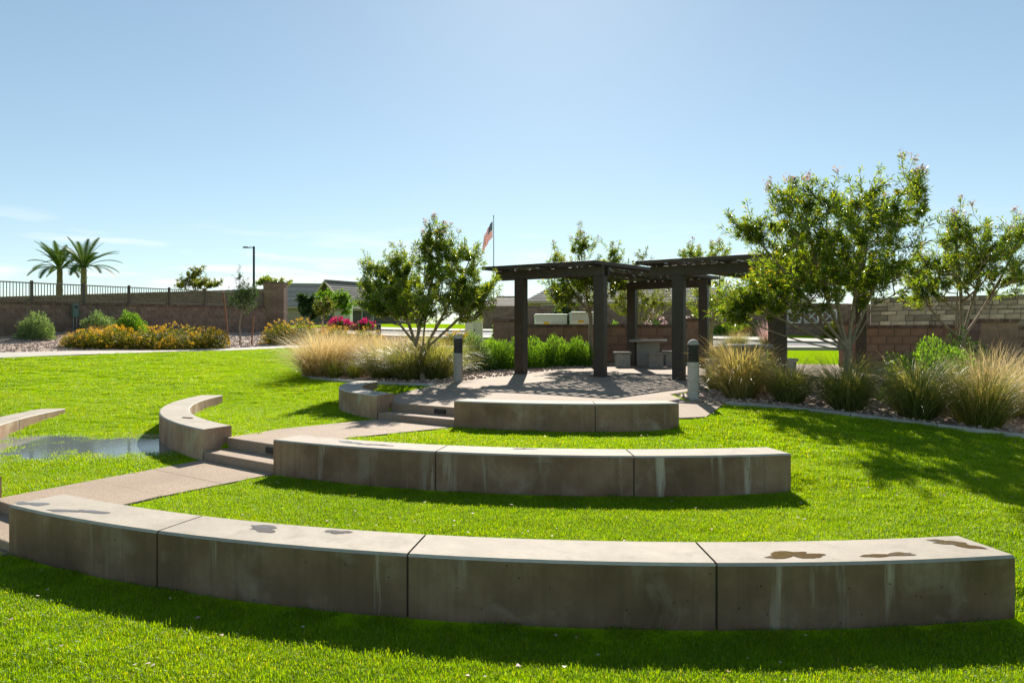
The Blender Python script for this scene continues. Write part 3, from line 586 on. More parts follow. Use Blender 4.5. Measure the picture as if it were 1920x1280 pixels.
def bollard(p, h, r, flat, label):
    root = empty('bollard_light', p); tag(root, label, 'bollard', 'bollard lights')
    mb = MB(); mb.lathe([(r, -.1), (r, h * .62)], n=28); mb.build('shaft', M['gconc'], root, smooth=False)
    prof = [(r * .99, h * .62)]
    if flat: prof += [(r * .99, h * .93)]
    else:
        prof += [(r * .99, h * .63)]
        for q in range(5): z = h * (.645 + q * .042); prof += [(r * 1.0, z), (r * 1.0, z + h * .02), (r * .84, z + h * .022), (r * .84, z + h * .04)]
        prof += [(r * .99, h * .862), (r * .99, h * .91)]
    mb = MB(); mb.lathe(prof, n=28); mb.build('louver', M['black'], root)
    z0 = h * (.93 if flat else .91)
    dome = [(r, z0), (r, h * .985), (r * .97, h)] if flat else [(r * 1.0, z0)] + [(r * math.cos(a), z0 + (h - z0) * math.sin(a)) for a in np.linspace(.05, 1.45, 7)]
    mb = MB(); mb.lathe(dome, n=28); mb.build('cap', M['gconc'], root, smooth=not flat)
bollard(at(1300, 12.5, .0), 1.10, .105, False, 'grey bollard light with domed cap and dark louvers right of the plaza')
bollard(at(859, 16.0, .0), 1.10, .105, True, 'grey bollard light with a plain dark band left of the plaza')
bollard(at(710, 35, .0), 1.0, .12, True, 'small dark topped bollard far off by the street')

# ------------------------------------------------------------------ walls
def block_wall(a, b, z0, z1, bl, bh, th, name, label, mat, cat='wall', cap=True, joined=False, seed=1, grp=None):
    """straight wall from a to b (xy), blocks bl x bh, base z0 and top z1 given at both ends"""
    rg = random.Random(seed); a, b = Vector(a), Vector(b); t = (b - a); Ln = t.length; t.normalize(); ang = math.atan2(t.y, t.x); z0a, z0b = z0; z1a, z1b = z1
    root = empty(name, (a.x, a.y, z0a)); tag(root, label, cat, grp); inv = Matrix.Translation(-root.location)
    n = max(1, round(Ln / bl)); bl = Ln / n; capz = .1 if cap else 0
    sl_ = (z1b - z1a) / Ln
    def zz(s_): return z0a + (z0b - z0a) * s_ / Ln
    core = MB(); m = 8
    vs = []
    nrm = Vector((-t.y, t.x)) * (th / 2 - .016)
    for s_ in (0.01, Ln - .01):
        p = a + t * s_; zt_ = z1a + (z1b - z1a) * s_ / Ln - capz - .005
        for q in (-1, 1):
            vs += [(p.x + nrm.x * q, p.y + nrm.y * q, zz(s_) - .4), (p.x + nrm.x * q, p.y + nrm.y * q, zt_)]
    core.add(vs, [(0, 1, 3, 2), (4, 6, 7, 5), (0, 4, 5, 1), (2, 3, 7, 6), (1, 5, 7, 3), (0, 2, 6, 4)]); o = core.build('mortar', M['mortar'], root); o.matrix_parent_inverse = inv
    jm = MB(); H = max(z1a - z0a, z1b - z0b) - capz + .3; rows = int(H / bh) + 1; meshes = {}
    for r in range(rows):
        off = bl / 2 if r % 2 else 0
        s0 = -off
        while s0 < Ln - .01:
            q0, q1 = max(0, s0), min(Ln, s0 + bl); s0 += bl
            if q1 - q0 < .05: continue
            c = (q0 + q1) / 2; ztop = z1a + sl_ * c - capz - r * bh
            if ztop < zz(c) - .1: continue
            p = a + t * c; w = q1 - q0 - .016
            if joined: jm.box((p.x, p.y, ztop - bh / 2), (w, th, bh - .008), ang, rg.random()); continue
            key = (round(w, 3), rg.randrange(4))
            if key not in meshes:
                mb = MB(); mb.box((0, 0, 0), (w, th, bh - .016)); meshes[key] = mb.mesh('block', mat)
            o = link(bpy.data.objects.new('block', meshes[key]), root); o.matrix_parent_inverse = inv
            jt = rg.uniform(-.002, .002); o.location = (p.x - t.y * jt, p.y + t.x * jt, ztop - bh / 2); o.rotation_euler = (0, -math.atan(sl_), ang)
    if joined: o = jm.build('block_courses', mat, root); o['kind'] = 'stuff'; o.matrix_parent_inverse = inv
    if cap:
        cm = MB(); k = int(Ln / .1)
        for q in range(k):
            s_ = (q + .5) * Ln / k; p = a + t * s_; cm.box((p.x, p.y, z1a + sl_ * s_ - .05 + rg.uniform(-.002, .002)), (Ln / k - .008, th + .06, .10), ang, rg.random())
        o = cm.build('cap_bricks', M['capb'], root); o['kind'] = 'stuff'; o.matrix_parent_inverse = inv
    return root
def pillar(c, w, d, z0, z1, rz, label, mat, bh=.2, name='wall_pillar', seed=3):
    rg = random.Random(seed); root = empty(name, (c[0], c[1], z0)); tag(root, label, 'pillar', 'block pillars'); inv = Matrix.Translation(-root.location); rows = int((z1 - .1 - z0 + .3) / bh) + 1
    mb = MB(); mb.box((c[0], c[1], (z0 + z1) / 2 - .2), (w - .02, d - .02, z1 - z0 + .1), rz); o = mb.build('mortar', M['mortar'], root); o.matrix_parent_inverse = inv
    k = max(2, round(w / .42)); ca, sa = math.cos(rz), math.sin(rz)
    for r in range(rows):
        kk = k if r % 2 else max(1, k - 1) ; z = z1 - .1 - bh * (r + .5)
        if z < z0 - .2: break
        for q in range(kk):
            x = -w / 2 + (q + .5) * w / kk; mb = MB(); mb.box((0, 0, 0), (w / kk - .008, d, bh - .009)); o = mb.build('block', mat, root); o.matrix_parent_inverse = inv; o.location = (c[0] + x * ca, c[1] + x * sa, z); o.rotation_euler = (0, 0, rz)
    k = max(4, int(w / .1)); cm = MB()
    for q in range(k): x = -w / 2 - .02 + (q + .5) * (w + .04) / k; cm.box((c[0] + x * ca, c[1] + x * sa, z1 - .05), ((w + .04) / k - .008, d + .08, .10), rz, rg.random())
    o = cm.build('cap_bricks', M['capb'], root); o['kind'] = 'stuff'; o.matrix_parent_inverse = inv
p1 = at(967, 23.4); p2 = at(1286, 23.9); zt = HC + 32 * 23.6 / F
block_wall((p1.x, p1.y), (p2.x, p2.y), (p1.z, p2.z), (zt, zt), .54, .30, .22, 'block_wall', 'low reddish brown block wall behind the round table', M['block_red'], seed=2, grp='low block walls round the plaza')
pp = at(946, 23.3); pillar((pp.x, pp.y), .78, .4, pp.z, HC + 42 * 23.3 / F, .0, 'brown block pillar at the left end of the low wall', M['block'], .3)
pp = at(1298, 24.0); pillar((pp.x, pp.y), .62, .45, pp.z, HC + 43 * 24 / F, 0, 'reddish block pillar behind the dark post at the low wall end', M['block_red'], .3)
p1 = at(1616, 20.6); p2 = at(1832, 19.6); zt = HC + 31 * 20.2 / F
block_wall((p1.x, p1.y), (p2.x, p2.y), (p1.z, p2.z), (zt, zt), .45, .235, .22, 'block_wall', 'low reddish brown block wall behind the right hand shrubs', M['block_red'], seed=5, grp='low block walls round the plaza')
pp = at(1597, 20.7); pillar((pp.x, pp.y), .58, .45, pp.z, HC + 37 * 20.7 / F, 0, 'reddish block pillar behind the trunk of the big tree', M['block_red'], .235)
pp = at(1862, 19.0); pillar((pp.x, pp.y), 1.03, .5, pp.z, HC + 42 * 19 / F, 0, 'wide brown block pillar at the right edge behind tan grass', M['block'], .235)
p1 = at(1897, 19.2); p2 = Vector((19.5, 18.2, g1(19.5, 18.2)))
block_wall((p1.x, p1.y), (p2.x, p2.y), (p1.z, p2.z), (HC + 30 * 19 / F,) * 2, .45, .235, .22, 'block_wall', 'low brown block wall running out of the picture on the right', M['block'], seed=6, grp='low block walls round the plaza')
# long perimeter wall on the left with picket fence on top
WA, WB = Vector((-24.0, 20.6)), Vector((-14.9, 41.1))
def wtop(s_): return 3.12 + (3.78 - 3.12) * s_
wl = (WB - WA).length
block_wall(WA, WB, (g1(*WA), g1(*WB)), (wtop(0), wtop(1)), .41, .2, .22, 'perimeter_wall', 'long brown block wall with a picket fence on top at left', M['block'], joined=True, seed=9)
root = empty('picket_fence', (WA.x, WA.y, wtop(0))); tag(root, 'brown metal picket fence on top of the long left wall', 'fence'); inv = Matrix.Translation(-root.location)
t = (WB - WA).normalized(); fang = math.atan2(t.y, t.x); FH = .78
mb = MB(); mb.box((0, 0, 0), (.022, .022, FH - .06)); pk = mb.mesh('picket', M['fence']); mb = MB(); mb.box((0, 0, 0), (.09, .09, FH + .12)); pm = mb.mesh('fence_post', M['fence'])
npk = int(wl / .125); 
for q in range(npk):
    s_ = (q + .5) / npk; p = WA.lerp(WB, s_); o = link(bpy.data.objects.new('picket', pk), root); o.matrix_parent_inverse = inv; o.location = (p.x, p.y, wtop(s_) + FH / 2 + .02)
for q in range(11):
    s_ = min(.995, q / 10 + .004); p = WA.lerp(WB, s_); o = link(bpy.data.objects.new('fence_post', pm), root); o.matrix_parent_inverse = inv; o.location = (p.x, p.y, wtop(s_) + FH / 2 + .06); o.rotation_euler = (0, 0, fang)
for dz in (.07, FH + .02):
    mb = MB(); a, b = Vector((WA.x, WA.y, wtop(0) + dz)), Vector((WB.x, WB.y, wtop(1) + dz)); mb.tube([a, b], [.026, .026], 4); o = mb.build('rail', M['fence'], root); o.matrix_parent_inverse = inv
pp = Vector((WB.x + .45, WB.y + .6)); pillar((pp.x, pp.y), 1.25, .7, g1(*pp), HC + 110 * 42 / F, .0, 'tall brown block pillar ending the long left wall', M['block'], .2)
a, b = Vector((-34, 39)), Vector((-17.2, 49.5)); block_wall(a, b, (2.2, 2.5), (HC + 84 * 39 / F - .15, HC + 99 * 49.5 / F), .41, .2, .2, 'back_wall', 'second brown block wall seen through the picket fence', M['block'], joined=True, cap=False, seed=10)
# far walls
a, b = Vector((-2.5, 52)), Vector((10.5, 44)); block_wall(a, b, (2.4, 2.2), (HC + 66 * 52 / F, HC + 68 * 44 / F), .41, .2, .2, 'far_wall', 'dark block wall far behind the electrical cabinets', M['block'], joined=True, cap=False, seed=11)
a, b = Vector((10.9, 43.6)), Vector((22.6, 36.5)); block_wall(a, b, (2.1, 1.9), (HC + 76 * 43.6 / F, HC + 68 * 36.5 / F), .41, .2, .2, 'far_wall', 'dark block wall with pale openwork panels across the street', M['block'], joined=True, cap=False, seed=12)
tdir = (b - a).normalized()
for k, px in enumerate((1490, 1522, 1556)):
    # where the sight line of that pixel meets the wall
    m_ = (px - 960) / F; s_ = (m_ * a.y - a.x) / (tdir.x - m_ * tdir.y); c = a + tdir * s_; n_ = Vector((tdir.y, -tdir.x)); c = c + n_ * .16
    zc = HC + 47 * c.y / F; wd = .72; root = empty('openwork_panel', (c.x, c.y, zc)); tag(root, ['pale openwork wall panel, leftmost of three', 'pale openwork wall panel, middle of three', 'pale openwork wall panel, rightmost of three'][k], 'panel', 'openwork wall panels'); root.rotation_euler = (0, 0, math.atan2(tdir.y, tdir.x))
    for (cx_, cz_, dx, dz) in ((0, wd / 2, wd, .08), (0, -wd / 2, wd, .08), (-wd / 2, 0, .08, wd - .09), (wd / 2, 0, .08, wd - .09)):
        mb = MB(); mb.box((cx_, 0, cz_), (dx, .07, dz)); mb.build('frame_bar', M['white'], root)
    for q in (1, -1):
        mb = MB(); mb.tube([(-wd / 2 * .9, -.008 * q, -wd / 2 * q * .9), (wd / 2 * .9, -.008 * q, wd / 2 * q * .9)], [.035, .035], 4); mb.build('diagonal_bar', M['white'], root)
# stone wall right
rg = random.Random(4); a, b = Vector((17.6, 33.5)), Vector((26.5, 29.5)); t = (b - a).normalized(); Ln = (b - a).length; ang = math.atan2(t.y, t.x); ztw = HC + 85 * 32 / F; zbw = 1.9
root = empty('stone_wall', (a.x, a.y, zbw)); tag(root, 'tall tan ashlar stone wall behind the trees at right', 'wall'); inv = Matrix.Translation(-root.location)
c = (a + b) / 2; mb = MB(); mb.box((c.x, c.y, (zbw - .5 + ztw) / 2), (Ln, .3, ztw - zbw + .5), ang); o = mb.build('mortar', M['mortar'], root); o.matrix_parent_inverse = inv
z = ztw - .02; cnt = 0
while z > HC + 26 * 31 / F and cnt < 298:
    h = rg.choice((.17, .21, .25, .29)); s_ = 0
    while s_ < Ln - .1 and cnt < 298:
        w = min(rg.uniform(.2, .75), Ln - s_); hj = rg.uniform(-.03, .02); p = a + t * (s_ + w / 2); d_ = rg.uniform(.33, .37); mb = MB(); mb.box((0, 0, 0), (w - .025, d_, h - .02 + hj), 0, rg.random(), 1.0); o = mb.build('stone', M['stonem'], root); o.matrix_parent_inverse = inv
        o.location = (p.x, p.y, z - h / 2); o.rotation_euler = (0, 0, ang); s_ += w; cnt += 1
    z -= h

# ------------------------------------------------------------------ cabinets, meter box, lamp, flagpole
def cabinet(p, w, d, h, mat, label, stick=True, rz=0, name='electrical_cabinet'):
    root = empty(name, p, rz); tag(root, label, 'cabinet', 'utility cabinets')
    mb = MB(); mb.box((0, 0, .04), (w + .15, d + .15, .16)); mb.build('pad', M['kerb'], root)
    mb = MB(); mb.box((0, 0, h / 2 + .08), (w, d, h - .08)); mb.build('housing', mat, root, bevel=.015)
    mb = MB(); mb.box((0, 0, h + .075), (w + .05, d + .05, .07)); mb.build('lid', mat, root, bevel=.02)
    for s_ in (-1, 1): mb = MB(); mb.box((s_ * w * .24, -d / 2 - .008, h * .48), (w * .46, .02, h * .8)); mb.build('door', mat, root, bevel=.006)
    mb = MB(); mb.box((.03, -d / 2 - .03, h * .55), (.03, .03, .14)); mb.build('handle', M['black'], root)
    if stick:
        mb = MB(); mb.box((-w * .15, -d / 2 - .021, h * .84), (.22, .004, .09)); mb.build('warning_label', M['ylabel'], root)
        mb = MB(); mb.box((-w * .15, -d / 2 - .0215, h * .73), (.2, .004, .12)); mb.build('notice', M['white'], root)
cabinet(at(1032, 27.5), 1.25, 1.1, 1.52, M['cabinet'], 'pale grey electrical cabinet behind the low wall, left of two')
cabinet(at(1094, 26.5), 1.0, 1.0, 1.62, M['cabinet'], 'pale grey electrical cabinet behind the low wall beside a tree trunk')
cabinet(at(889, 36), .9, .6, 1.1, M['cream'], 'cream utility cabinet on the far lawn under the flowering tree', False)
cabinet(at(643, 60), 1.5, 1.0, 1.6, M['white'], 'white metal cabinet far off beside pink flowers', False)
px_ = (134 - 960) / F; s_ = (px_ * WA.y - WA.x) / ((WB - WA).normalized().x - px_ * (WB - WA).normalized().y); c = WA + (WB - WA).normalized() * s_; n_ = Vector(((WB - WA).normalized().y, -(WB - WA).normalized().x)); c = c + n_ * .24
zc = HC + 58 * c.y / F; root = empty('meter_box', (c.x, c.y, g1(*c)), fang); tag(root, 'tall narrow grey green meter box on legs against the long wall', 'meter box')
h0 = zc - g1(*c); mb = MB(); mb.box((0, 0, h0), (.24, .16, .62)); mb.build('housing', M['ygrn'], root, bevel=.012)
mb = MB(); mb.box((.0, -.085, h0 + .16), (.13, .02, .10)); mb.build('label_plate', M['black'], root)
for s_ in (-.07, .07): mb = MB(); mb.tube([(s_, 0, -.1), (s_, 0, h0 - .3)], [.018, .018], 6); mb.build('conduit', M['metal'], root)
p = at(476, 46); root = empty('street_lamp', p); tag(root, 'tall dark street lamp with a short arm behind the left wall', 'street lamp'); zt = HC + 178 * 46 / F - p.z
mb = MB(); mb.tube([(0, 0, -.2), (0, 0, zt)], [.085, .07], 8); mb.build('pole', M['black'], root)
mb = MB(); mb.tube([(0, 0, zt - .08), (-.35, 0, zt - .06)], [.03, .03], 6); mb.build('arm', M['black'], root)
mb = MB(); mb.box((-.52, 0, zt - .06), (.42, .26, .08), 0, None, .8); mb.build('lamp_head', M['black'], root, bevel=.01)
p = at(925.5, 58); zt = HC + 233 * 58 / F - p.z; root = empty('flagpole', p); tag(root, 'thin tall flagpole rising behind the left pergola', 'flagpole')
mb = MB(); mb.tube([(0, 0, -.2), (0, 0, zt)], [.07, .04], 8); mb.build('pole', M['metal'], root); mb = MB(); mb.lathe([(.01, zt), (.07, zt + .05), (.07, zt + .11), (.01, zt + .16)], n=10); mb.build('finial', M['metal'], root)
# flag hanging nearly slack
nu, nv = 26, 20; ft = p.z + zt - .35; fh = 1.35; fl = 2.35; vs = []; fs = []
for v_ in range(nv + 1):
    for u_ in range(nu + 1):
        a = u_ / nu; b = v_ / nv
        x = -.09 - .85 * a ** .85 * (1 - .15 * b); z = ft - fh * (1 - b) - 1.4 * a ** 1.15; y = .13 * math.sin(a * 13 + b * 1.5) * (.3 + a) + .05 * math.sin(b * 7 + a * 3)
        x += .07 * math.sin(a * 17 + b * 2) * a
        vs.append((p.x + x, p.y + y, z))
for v_ in range(nv):
    for u_ in range(nu): q = v_ * (nu + 1) + u_; fs.append((q, q + 1, q + nu + 2, q + nu + 1))
mb = MB(); mb.add(vs, fs, .5); fo = mb.build('flag', M['flag'], None, True, origin=(p.x, p.y, ft)); tag(fo, 'red white and blue striped flag hanging slack on the flagpole', 'flag')
uv = fo.data.uv_layers.new(name='uv')
for pl in fo.data.polygons:
    for li, vi in zip(pl.loop_indices, pl.vertices): v_, u_ = divmod(vi, nu + 1); uv.data[li].uv = (u_ / nu, v_ / nv)
sm = fo.modifiers.new('thick', 'SOLIDIFY'); sm.thickness = .004

# ------------------------------------------------------------------ houses
def house(name, label, c, rz, L_, Wd, zb, ze, zr, wall, tile, hip=0, gable_win=True):
    root = empty(name, (c[0], c[1], zb), rz); tag(root, label, 'house', 'houses beyond the park'); he, hr = ze - zb, zr - zb
    mb = MB(); x, y = L_ / 2, Wd / 2
    xr = x - hip
    vs = [(-x, -y, -.5), (x, -y, -.5), (x, y, -.5), (-x, y, -.5), (-x, -y, he), (x, -y, he), (x, y, he), (-x, y, he)]
    fs = [(0, 1, 5, 4), (1, 2, 6, 5), (2, 3, 7, 6), (3, 0, 4, 7)]
    if not hip: vs += [(-x, 0, hr - .15), (x, 0, hr - .15)]; fs += [(4, 7, 8), (6, 5, 9)]
    mb.add(vs, fs, .5); mb.build('wall', M[wall], root)
    ov = .5; X, Y = x + ov, y + ov; zr_ = hr; sl_ = (hr - he) / y; zE = he - sl_ * ov; XR = xr + (ov if not hip else 0)
    # roof slopes tiled in rows
    rf = None
    for s_ in (-1, 1):
        mb = MB(); rows = int(math.hypot(Y, zr_ - zE) / .42)
        for r in range(rows):
            q0, q1 = r / rows, (r + 1) / rows
            def P(q, e, up): 
                xx = X + (XR - X) * q; return (e * xx, s_ * Y * (1 - q), zE + (zr_ - zE) * q + up)
            a_, b_, c_, d_ = P(q0, -1, .05), P(q0, 1, .05), P(q1, 1, 0), P(q1, -1, 0); e_, f_ = P(q0, -1, -.03), P(q0, 1, -.03)
            mb.add([a_, b_, c_, d_, e_, f_], [(0, 1, 2, 3), (4, 5, 1, 0)], random.random())
        o = mb.build('roof_slope', M[tile], root)
    if hip:
        for s_ in (-1, 1):
            mb = MB(); rows = int(math.hypot(X - XR, zr_ - zE) / .42)
            for r in range(rows):
                q0, q1 = r / rows, (r + 1) / rows
                def P(q, e, up): return (s_ * (X + (XR - X) * q), e * Y * (1 - q), zE + (zr_ - zE) * q + up)
                mb.add([P(q0, -1, .05), P(q0, 1, .05), P(q1, 1, 0), P(q1, -1, 0), P(q0, -1, -.03), P(q0, 1, -.03)], [(0, 1, 2, 3), (4, 5, 1, 0)], random.random())
            mb.build('roof_slope', M[tile], root)
    else:
        for e_ in (-1, 1):
            for s_ in (-1, 1):
                mb = MB(); mb.tube([(e_ * (X + .02), s_ * Y, zE - .05), (e_ * (X + .02), 0, zr_ - .05)], [.12, .12], 4); mb.build('barge_board', M['stucco'], root)
        mb = MB(); mb.box((-x - .03, 0, (he + hr) / 2 - .1), (.08, .9, .6)); mb.build('gable_vent', M['stucco'], root)
    mb = MB(); mb.tube([(-XR, 0, zr_ + .03), (XR, 0, zr_ + .03)], [.12, .12], 6); mb.build('ridge', M[tile], root)
    mb = MB(); mb.box((0, -Y, zE - .1), (2 * X, .06, .2)); mb.build('fascia', M['stucco'], root)
    for k in range(2):
        xx = -x * .5 + k * x; mb = MB(); mb.box((xx, -y - .02, he * .55), (1.5, .1, 1.2)); f = mb.build('window', M['white'], root); mb = MB(); mb.box((xx, -y - .05, he * .55), (1.3, .08, 1.0)); mb.build('pane', M['glass'], f)
h = at(672, 72); house('house', 'grey tiled house with a front gable left of the flowering tree', (h.x + .2, h.y + 3.4), .8, 9.5, 7.2, h.z, HC + 66 * 72 / F, HC + 113 * 72 / F, 'stucco_dk', 'tile')
h = at(585, 92); house('house', 'house with pale tan tiled roof beside the tall wall pillar', (h.x - 1, h.y), .1, 12, 9, h.z, HC + 66 * 92 / F, HC + 107 * 92 / F, 'stucco', 'tile_tan', 3)
h = at(1012, 62); house('house', 'brown tiled house between the two left pergola posts', (h.x + 2.6, h.y + 3), .0, 7, 7, h.z, HC + 79 * 62 / F, HC + 112 * 62 / F, 'stucco', 'tile', 2.5)
h = at(948, 95); house('house', 'distant house with a low tan roof left of a dark post', (h.x, h.y), .0, 6.5, 7, h.z, HC + 66 * 95 / F, HC + 83 * 95 / F, 'stucco', 'tile_tan', 2)
h = at(1235, 60); house('house', 'wide house with grey roof seen through the pergola posts', (h.x + 1, h.y + 4), -.08, 14, 8, h.z, HC + 78 * 60 / F, HC + 112 * 60 / F, 'stucco', 'tile', 3)
h = at(1400, 60); house('house', 'grey roofed house behind the leaves of the big tree', (h.x + 1, h.y + 2), -.3, 9, 8, h.z, HC + 76 * 60 / F, HC + 100 * 60 / F, 'stucco', 'tile', 3)

# ------------------------------------------------------------------ vegetation
RNG = np.random.default_rng(11)
def unit(a): return a / np.maximum(np.linalg.norm(a, axis=-1, keepdims=True), 1e-9)
def leaf_mesh(name, P, D, Ln, Wd, mat, rnd, fold=.25):
    """folded lance-shaped leaves: base P, direction D, length, width"""
    n = len(P); up = unit(RNG.normal(size=(n, 3)) * .55 + np.array([0, 0, 1.0])); S = unit(np.cross(D, up)); N = np.cross(S, D)
    Ln = Ln[:, None]; Wd = Wd[:, None]; droop = np.array([0, 0, -1.0]) * Ln * .12
    b = P; tip = P + D * Ln + droop * 1.4; m = P + D * Ln * .45 + droop * .2
    l_ = m + S * Wd * .5 + N * Wd * fold; r_ = m - S * Wd * .5 + N * Wd * fold
    V = np.stack([b, l_, tip, r_], 1).reshape(-1, 3); k = np.arange(n)[:, None] * 4
    Fq = np.concatenate([k + np.array([[0, 2, 1]]), k + np.array([[0, 3, 2]])], 1).reshape(-1, 3)
    return np_mesh(name, V, Fq, mat, np.repeat(rnd, 2))
def plen_ok(pl, fork): return np.array(pl[3:]) - fork
def tree(base, lobes, ntw, fork, label, name='flowering_tree', cat='tree', nleaf=34, leaf=(.085, .13), wid=(.018, .027), mat='leaf', trunk_r=.07, stems=1, flowers=0, fmat='fl_p', grp=None, twig_len=.5, seed=0, spread=.25, bark='bark', shoots=.4):
    """lobes: (dx, dy, z above base, rx, ry, rz, weight)"""
    rg = np.random.default_rng(seed + 100); base = Vector(base); root = empty(name, base); tag(root, label, cat, grp)
    lob = np.array(lobes, float); w = lob[:, 6] / lob[:, 6].sum(); idx = rg.choice(len(lob), ntw, p=w)
    d = unit(rg.normal(size=(ntw, 3))) * (rg.random((ntw, 1)) ** .45); T = lob[idx, :3] + d * lob[idx, 3:6]
    T[:, 2] = np.maximum(T[:, 2], fork * .75 + .1)
    nodes = [np.array([0, 0, -.1]), np.array([0, 0, fork * .33]), np.array([0, 0, fork * .66]), np.array([0, 0, fork])]; nodes[2] = nodes[2] + np.r_[rg.normal(0, .02, 2), 0]
    par = [-1, 0, 1, 2]; leaf_nodes = []
    T = np.concatenate([lob[:, :3] + np.array([0, 0, -.3]) * lob[:, 5:6], T]); nl = len(lob)
    order = list(range(nl)) + [nl + q for q in np.argsort(np.linalg.norm(T[nl:] - np.array([0, 0, fork]), axis=1) + rg.random(ntw) * .4)]
    plen = [0, fork * .33, fork * .66, fork]
    for q in order:
        N_ = np.array(nodes[3:]); dv = T[q] - N_; ds = np.linalg.norm(dv, axis=1); cost = ds + .33 * (np.array(plen[3:]) - fork) + 1.3 * np.maximum(0, -dv[:, 2]) 
        if q < nl: cost[1:] += 9 * (plen_ok(plen, fork)[1:] > .25)
        k = int(np.argmin(cost)) + 3; p0 = nodes[k]; m = max(2, int(ds[k - 3] / .28)); m = min(m, 9); prev = k
        mid = (p0 + T[q]) / 2 + rg.normal(0, .06, 3) * ds[k - 3] + np.array([0, 0, -.05 * ds[k - 3]])
        for s_ in range(1, m + 1):
            t_ = s_ / m; pt_ = (1 - t_) ** 2 * p0 + 2 * t_ * (1 - t_) * mid + t_ ** 2 * T[q]
            nodes.append(pt_); par.append(prev); plen.append(plen[prev] + np.linalg.norm(pt_ - nodes[prev])); prev = len(nodes) - 1
        if q >= nl and rg.random() < shoots:
            o_ = T[q] - np.array([0, 0, fork]); o_ = o_ / max(.1, np.linalg.norm(o_)); dr = o_ * .9 + np.array([0, 0, .35]) + rg.normal(0, .35, 3); dr = dr / np.linalg.norm(dr); ls = rg.uniform(.15, .45)
            for s_ in range(1, 4):
                pt_ = T[q] + dr * ls * s_ / 3 + rg.normal(0, .012, 3); nodes.append(pt_); par.append(prev); plen.append(plen[prev] + 3.0); prev = len(nodes) - 1
        leaf_nodes.append(prev)
    nodes = np.array(nodes); par = np.array(par); n = len(nodes); area = np.zeros(n); ch = np.zeros(n, int)
    for k in range(n - 1, 0, -1):
        if area[k] == 0: area[k] = 1
        area[par[k]] += area[k] * .97
    rad = np.maximum(.0045, trunk_r * (area / area[0]) ** .5); rad[0] *= 1.25
    # tubes
    mb = MB(); A = nodes[par[1:]]; B = nodes[1:]; ra, rb = rad[par[1:]], rad[1:]; ra = np.minimum(ra, rb * 1.6 + .004)
    k = 5; D = unit(B - A); s1 = unit(np.cross(D, np.array([.31, .95, .05]))); s2 = np.cross(D, s1); an = np.arange(k) * 2 * math.pi / k
    ring = np.cos(an)[None, :, None] * s1[:, None] + np.sin(an)[None, :, None] * s2[:, None]
    V0 = A[:, None] - D[:, None] * (ra * .3)[:, None, None] + ring * ra[:, None, None]; V1 = B[:, None] + ring * rb[:, None, None]; VV = np.concatenate([V0, V1], 1).reshape(-1, 3)
    i0 = np.arange(len(A))[:, None] * 2 * k; j_ = np.arange(k)[None]; FF = np.stack([i0 + j_, i0 + (j_ + 1) % k, i0 + k + (j_ + 1) % k, i0 + k + j_], -1).reshape(-1, 4)
    me = np_mesh('trunk', VV, FF, M[bark], np.full(len(FF), .5)); me.polygons.foreach_set('use_smooth', [True] * len(FF)); npobj('trunk', me, root)
    # leaves along the last stretch of every twig
    LP, LD = [], []
    for q in leaf_nodes:
        c = q; pts = [nodes[c]]; tot = 0
        while par[c] > 3 and tot < twig_len and area[par[c]] < 4.5: tot += np.linalg.norm(nodes[c] - nodes[par[c]]); c = par[c]; pts.append(nodes[c])
        pts = np.array(pts); 
        if len(pts) < 2: continue
        m = int(nleaf * rg.uniform(.6, 1.3)); s_ = rg.random(m) ** 1.25 * (len(pts) - 1.001); i_ = s_.astype(int); fr = (s_ - i_)[:, None]; P = pts[i_] * (1 - fr) + pts[i_ + 1] * fr; D = unit(pts[i_] - pts[i_ + 1])
        rn = unit(rg.normal(size=(m, 3))); LD.append(unit(D * .75 + rn * .8 + np.array([0, 0, .05]))); LP.append(P + rn * spread * .12)
    LP = np.concatenate(LP); LD = np.concatenate(LD); m = len(LP)
    me = leaf_mesh('crown', LP, LD, rg.uniform(*leaf, m), rg.uniform(*wid, m), M[mat], np.clip(rg.normal(.45, .25, m), 0, 1)); npobj('crown', me, root)
    if flowers:
        tips = nodes[np.array(leaf_nodes)]; out = np.linalg.norm(tips - np.array([0, 0, fork + .8]), axis=1) + .5 * tips[:, 2] + rg.random(len(tips)) * .8; sel = np.argsort(-out)[:flowers]
        m = 16; P = (tips[sel][:, None] + rg.normal(0, .035, (len(sel), m, 3)) + np.array([0, 0, .04])).reshape(-1, 3); D = unit(rg.normal(size=P.shape) + np.array([0, 0, .4]))
        npobj('blossoms', leaf_mesh('blossoms', P, D, rg.uniform(.04, .065, len(P)), rg.uniform(.03, .05, len(P)), M[fmat], rg.random(len(P))), root)
    return root
s = 16.5 / F
def PX(cx, cy, w, h, d, base, wt=None, ry=None):
    """lobe from its photo rectangle at depth d"""
    k = d / F; return ((cx - 960) * k - base.x, 0, HC + (640 - cy) * k - base.z, w * k / 2, (ry if ry else w * k / 2), h * k / 2, wt if wt else w * h / 1000)
G1 = 'flowering willow like trees round the plaza'
b = at(793, 16.8); tree(b, [PX(800, 565, 230, 90, 16.8, b, 20), PX(725, 560, 100, 80, 16.8, b, 12), PX(885, 560, 90, 90, 16.8, b, 11), PX(705, 520, 50, 70, 16.8, b, 3), PX(825, 460, 80, 70, 16.8, b, 6), PX(880, 480, 70, 60, 16.8, b, 3), PX(800, 510, 170, 80, 16.8, b, 11), PX(745, 500, 50, 80, 16.8, b, 3)], 800, .72, 'broad flowering tree with many low limbs left of the pergola', flowers=16, trunk_r=.085, seed=1, grp=G1, nleaf=72, twig_len=.85, leaf=(.075, .12))
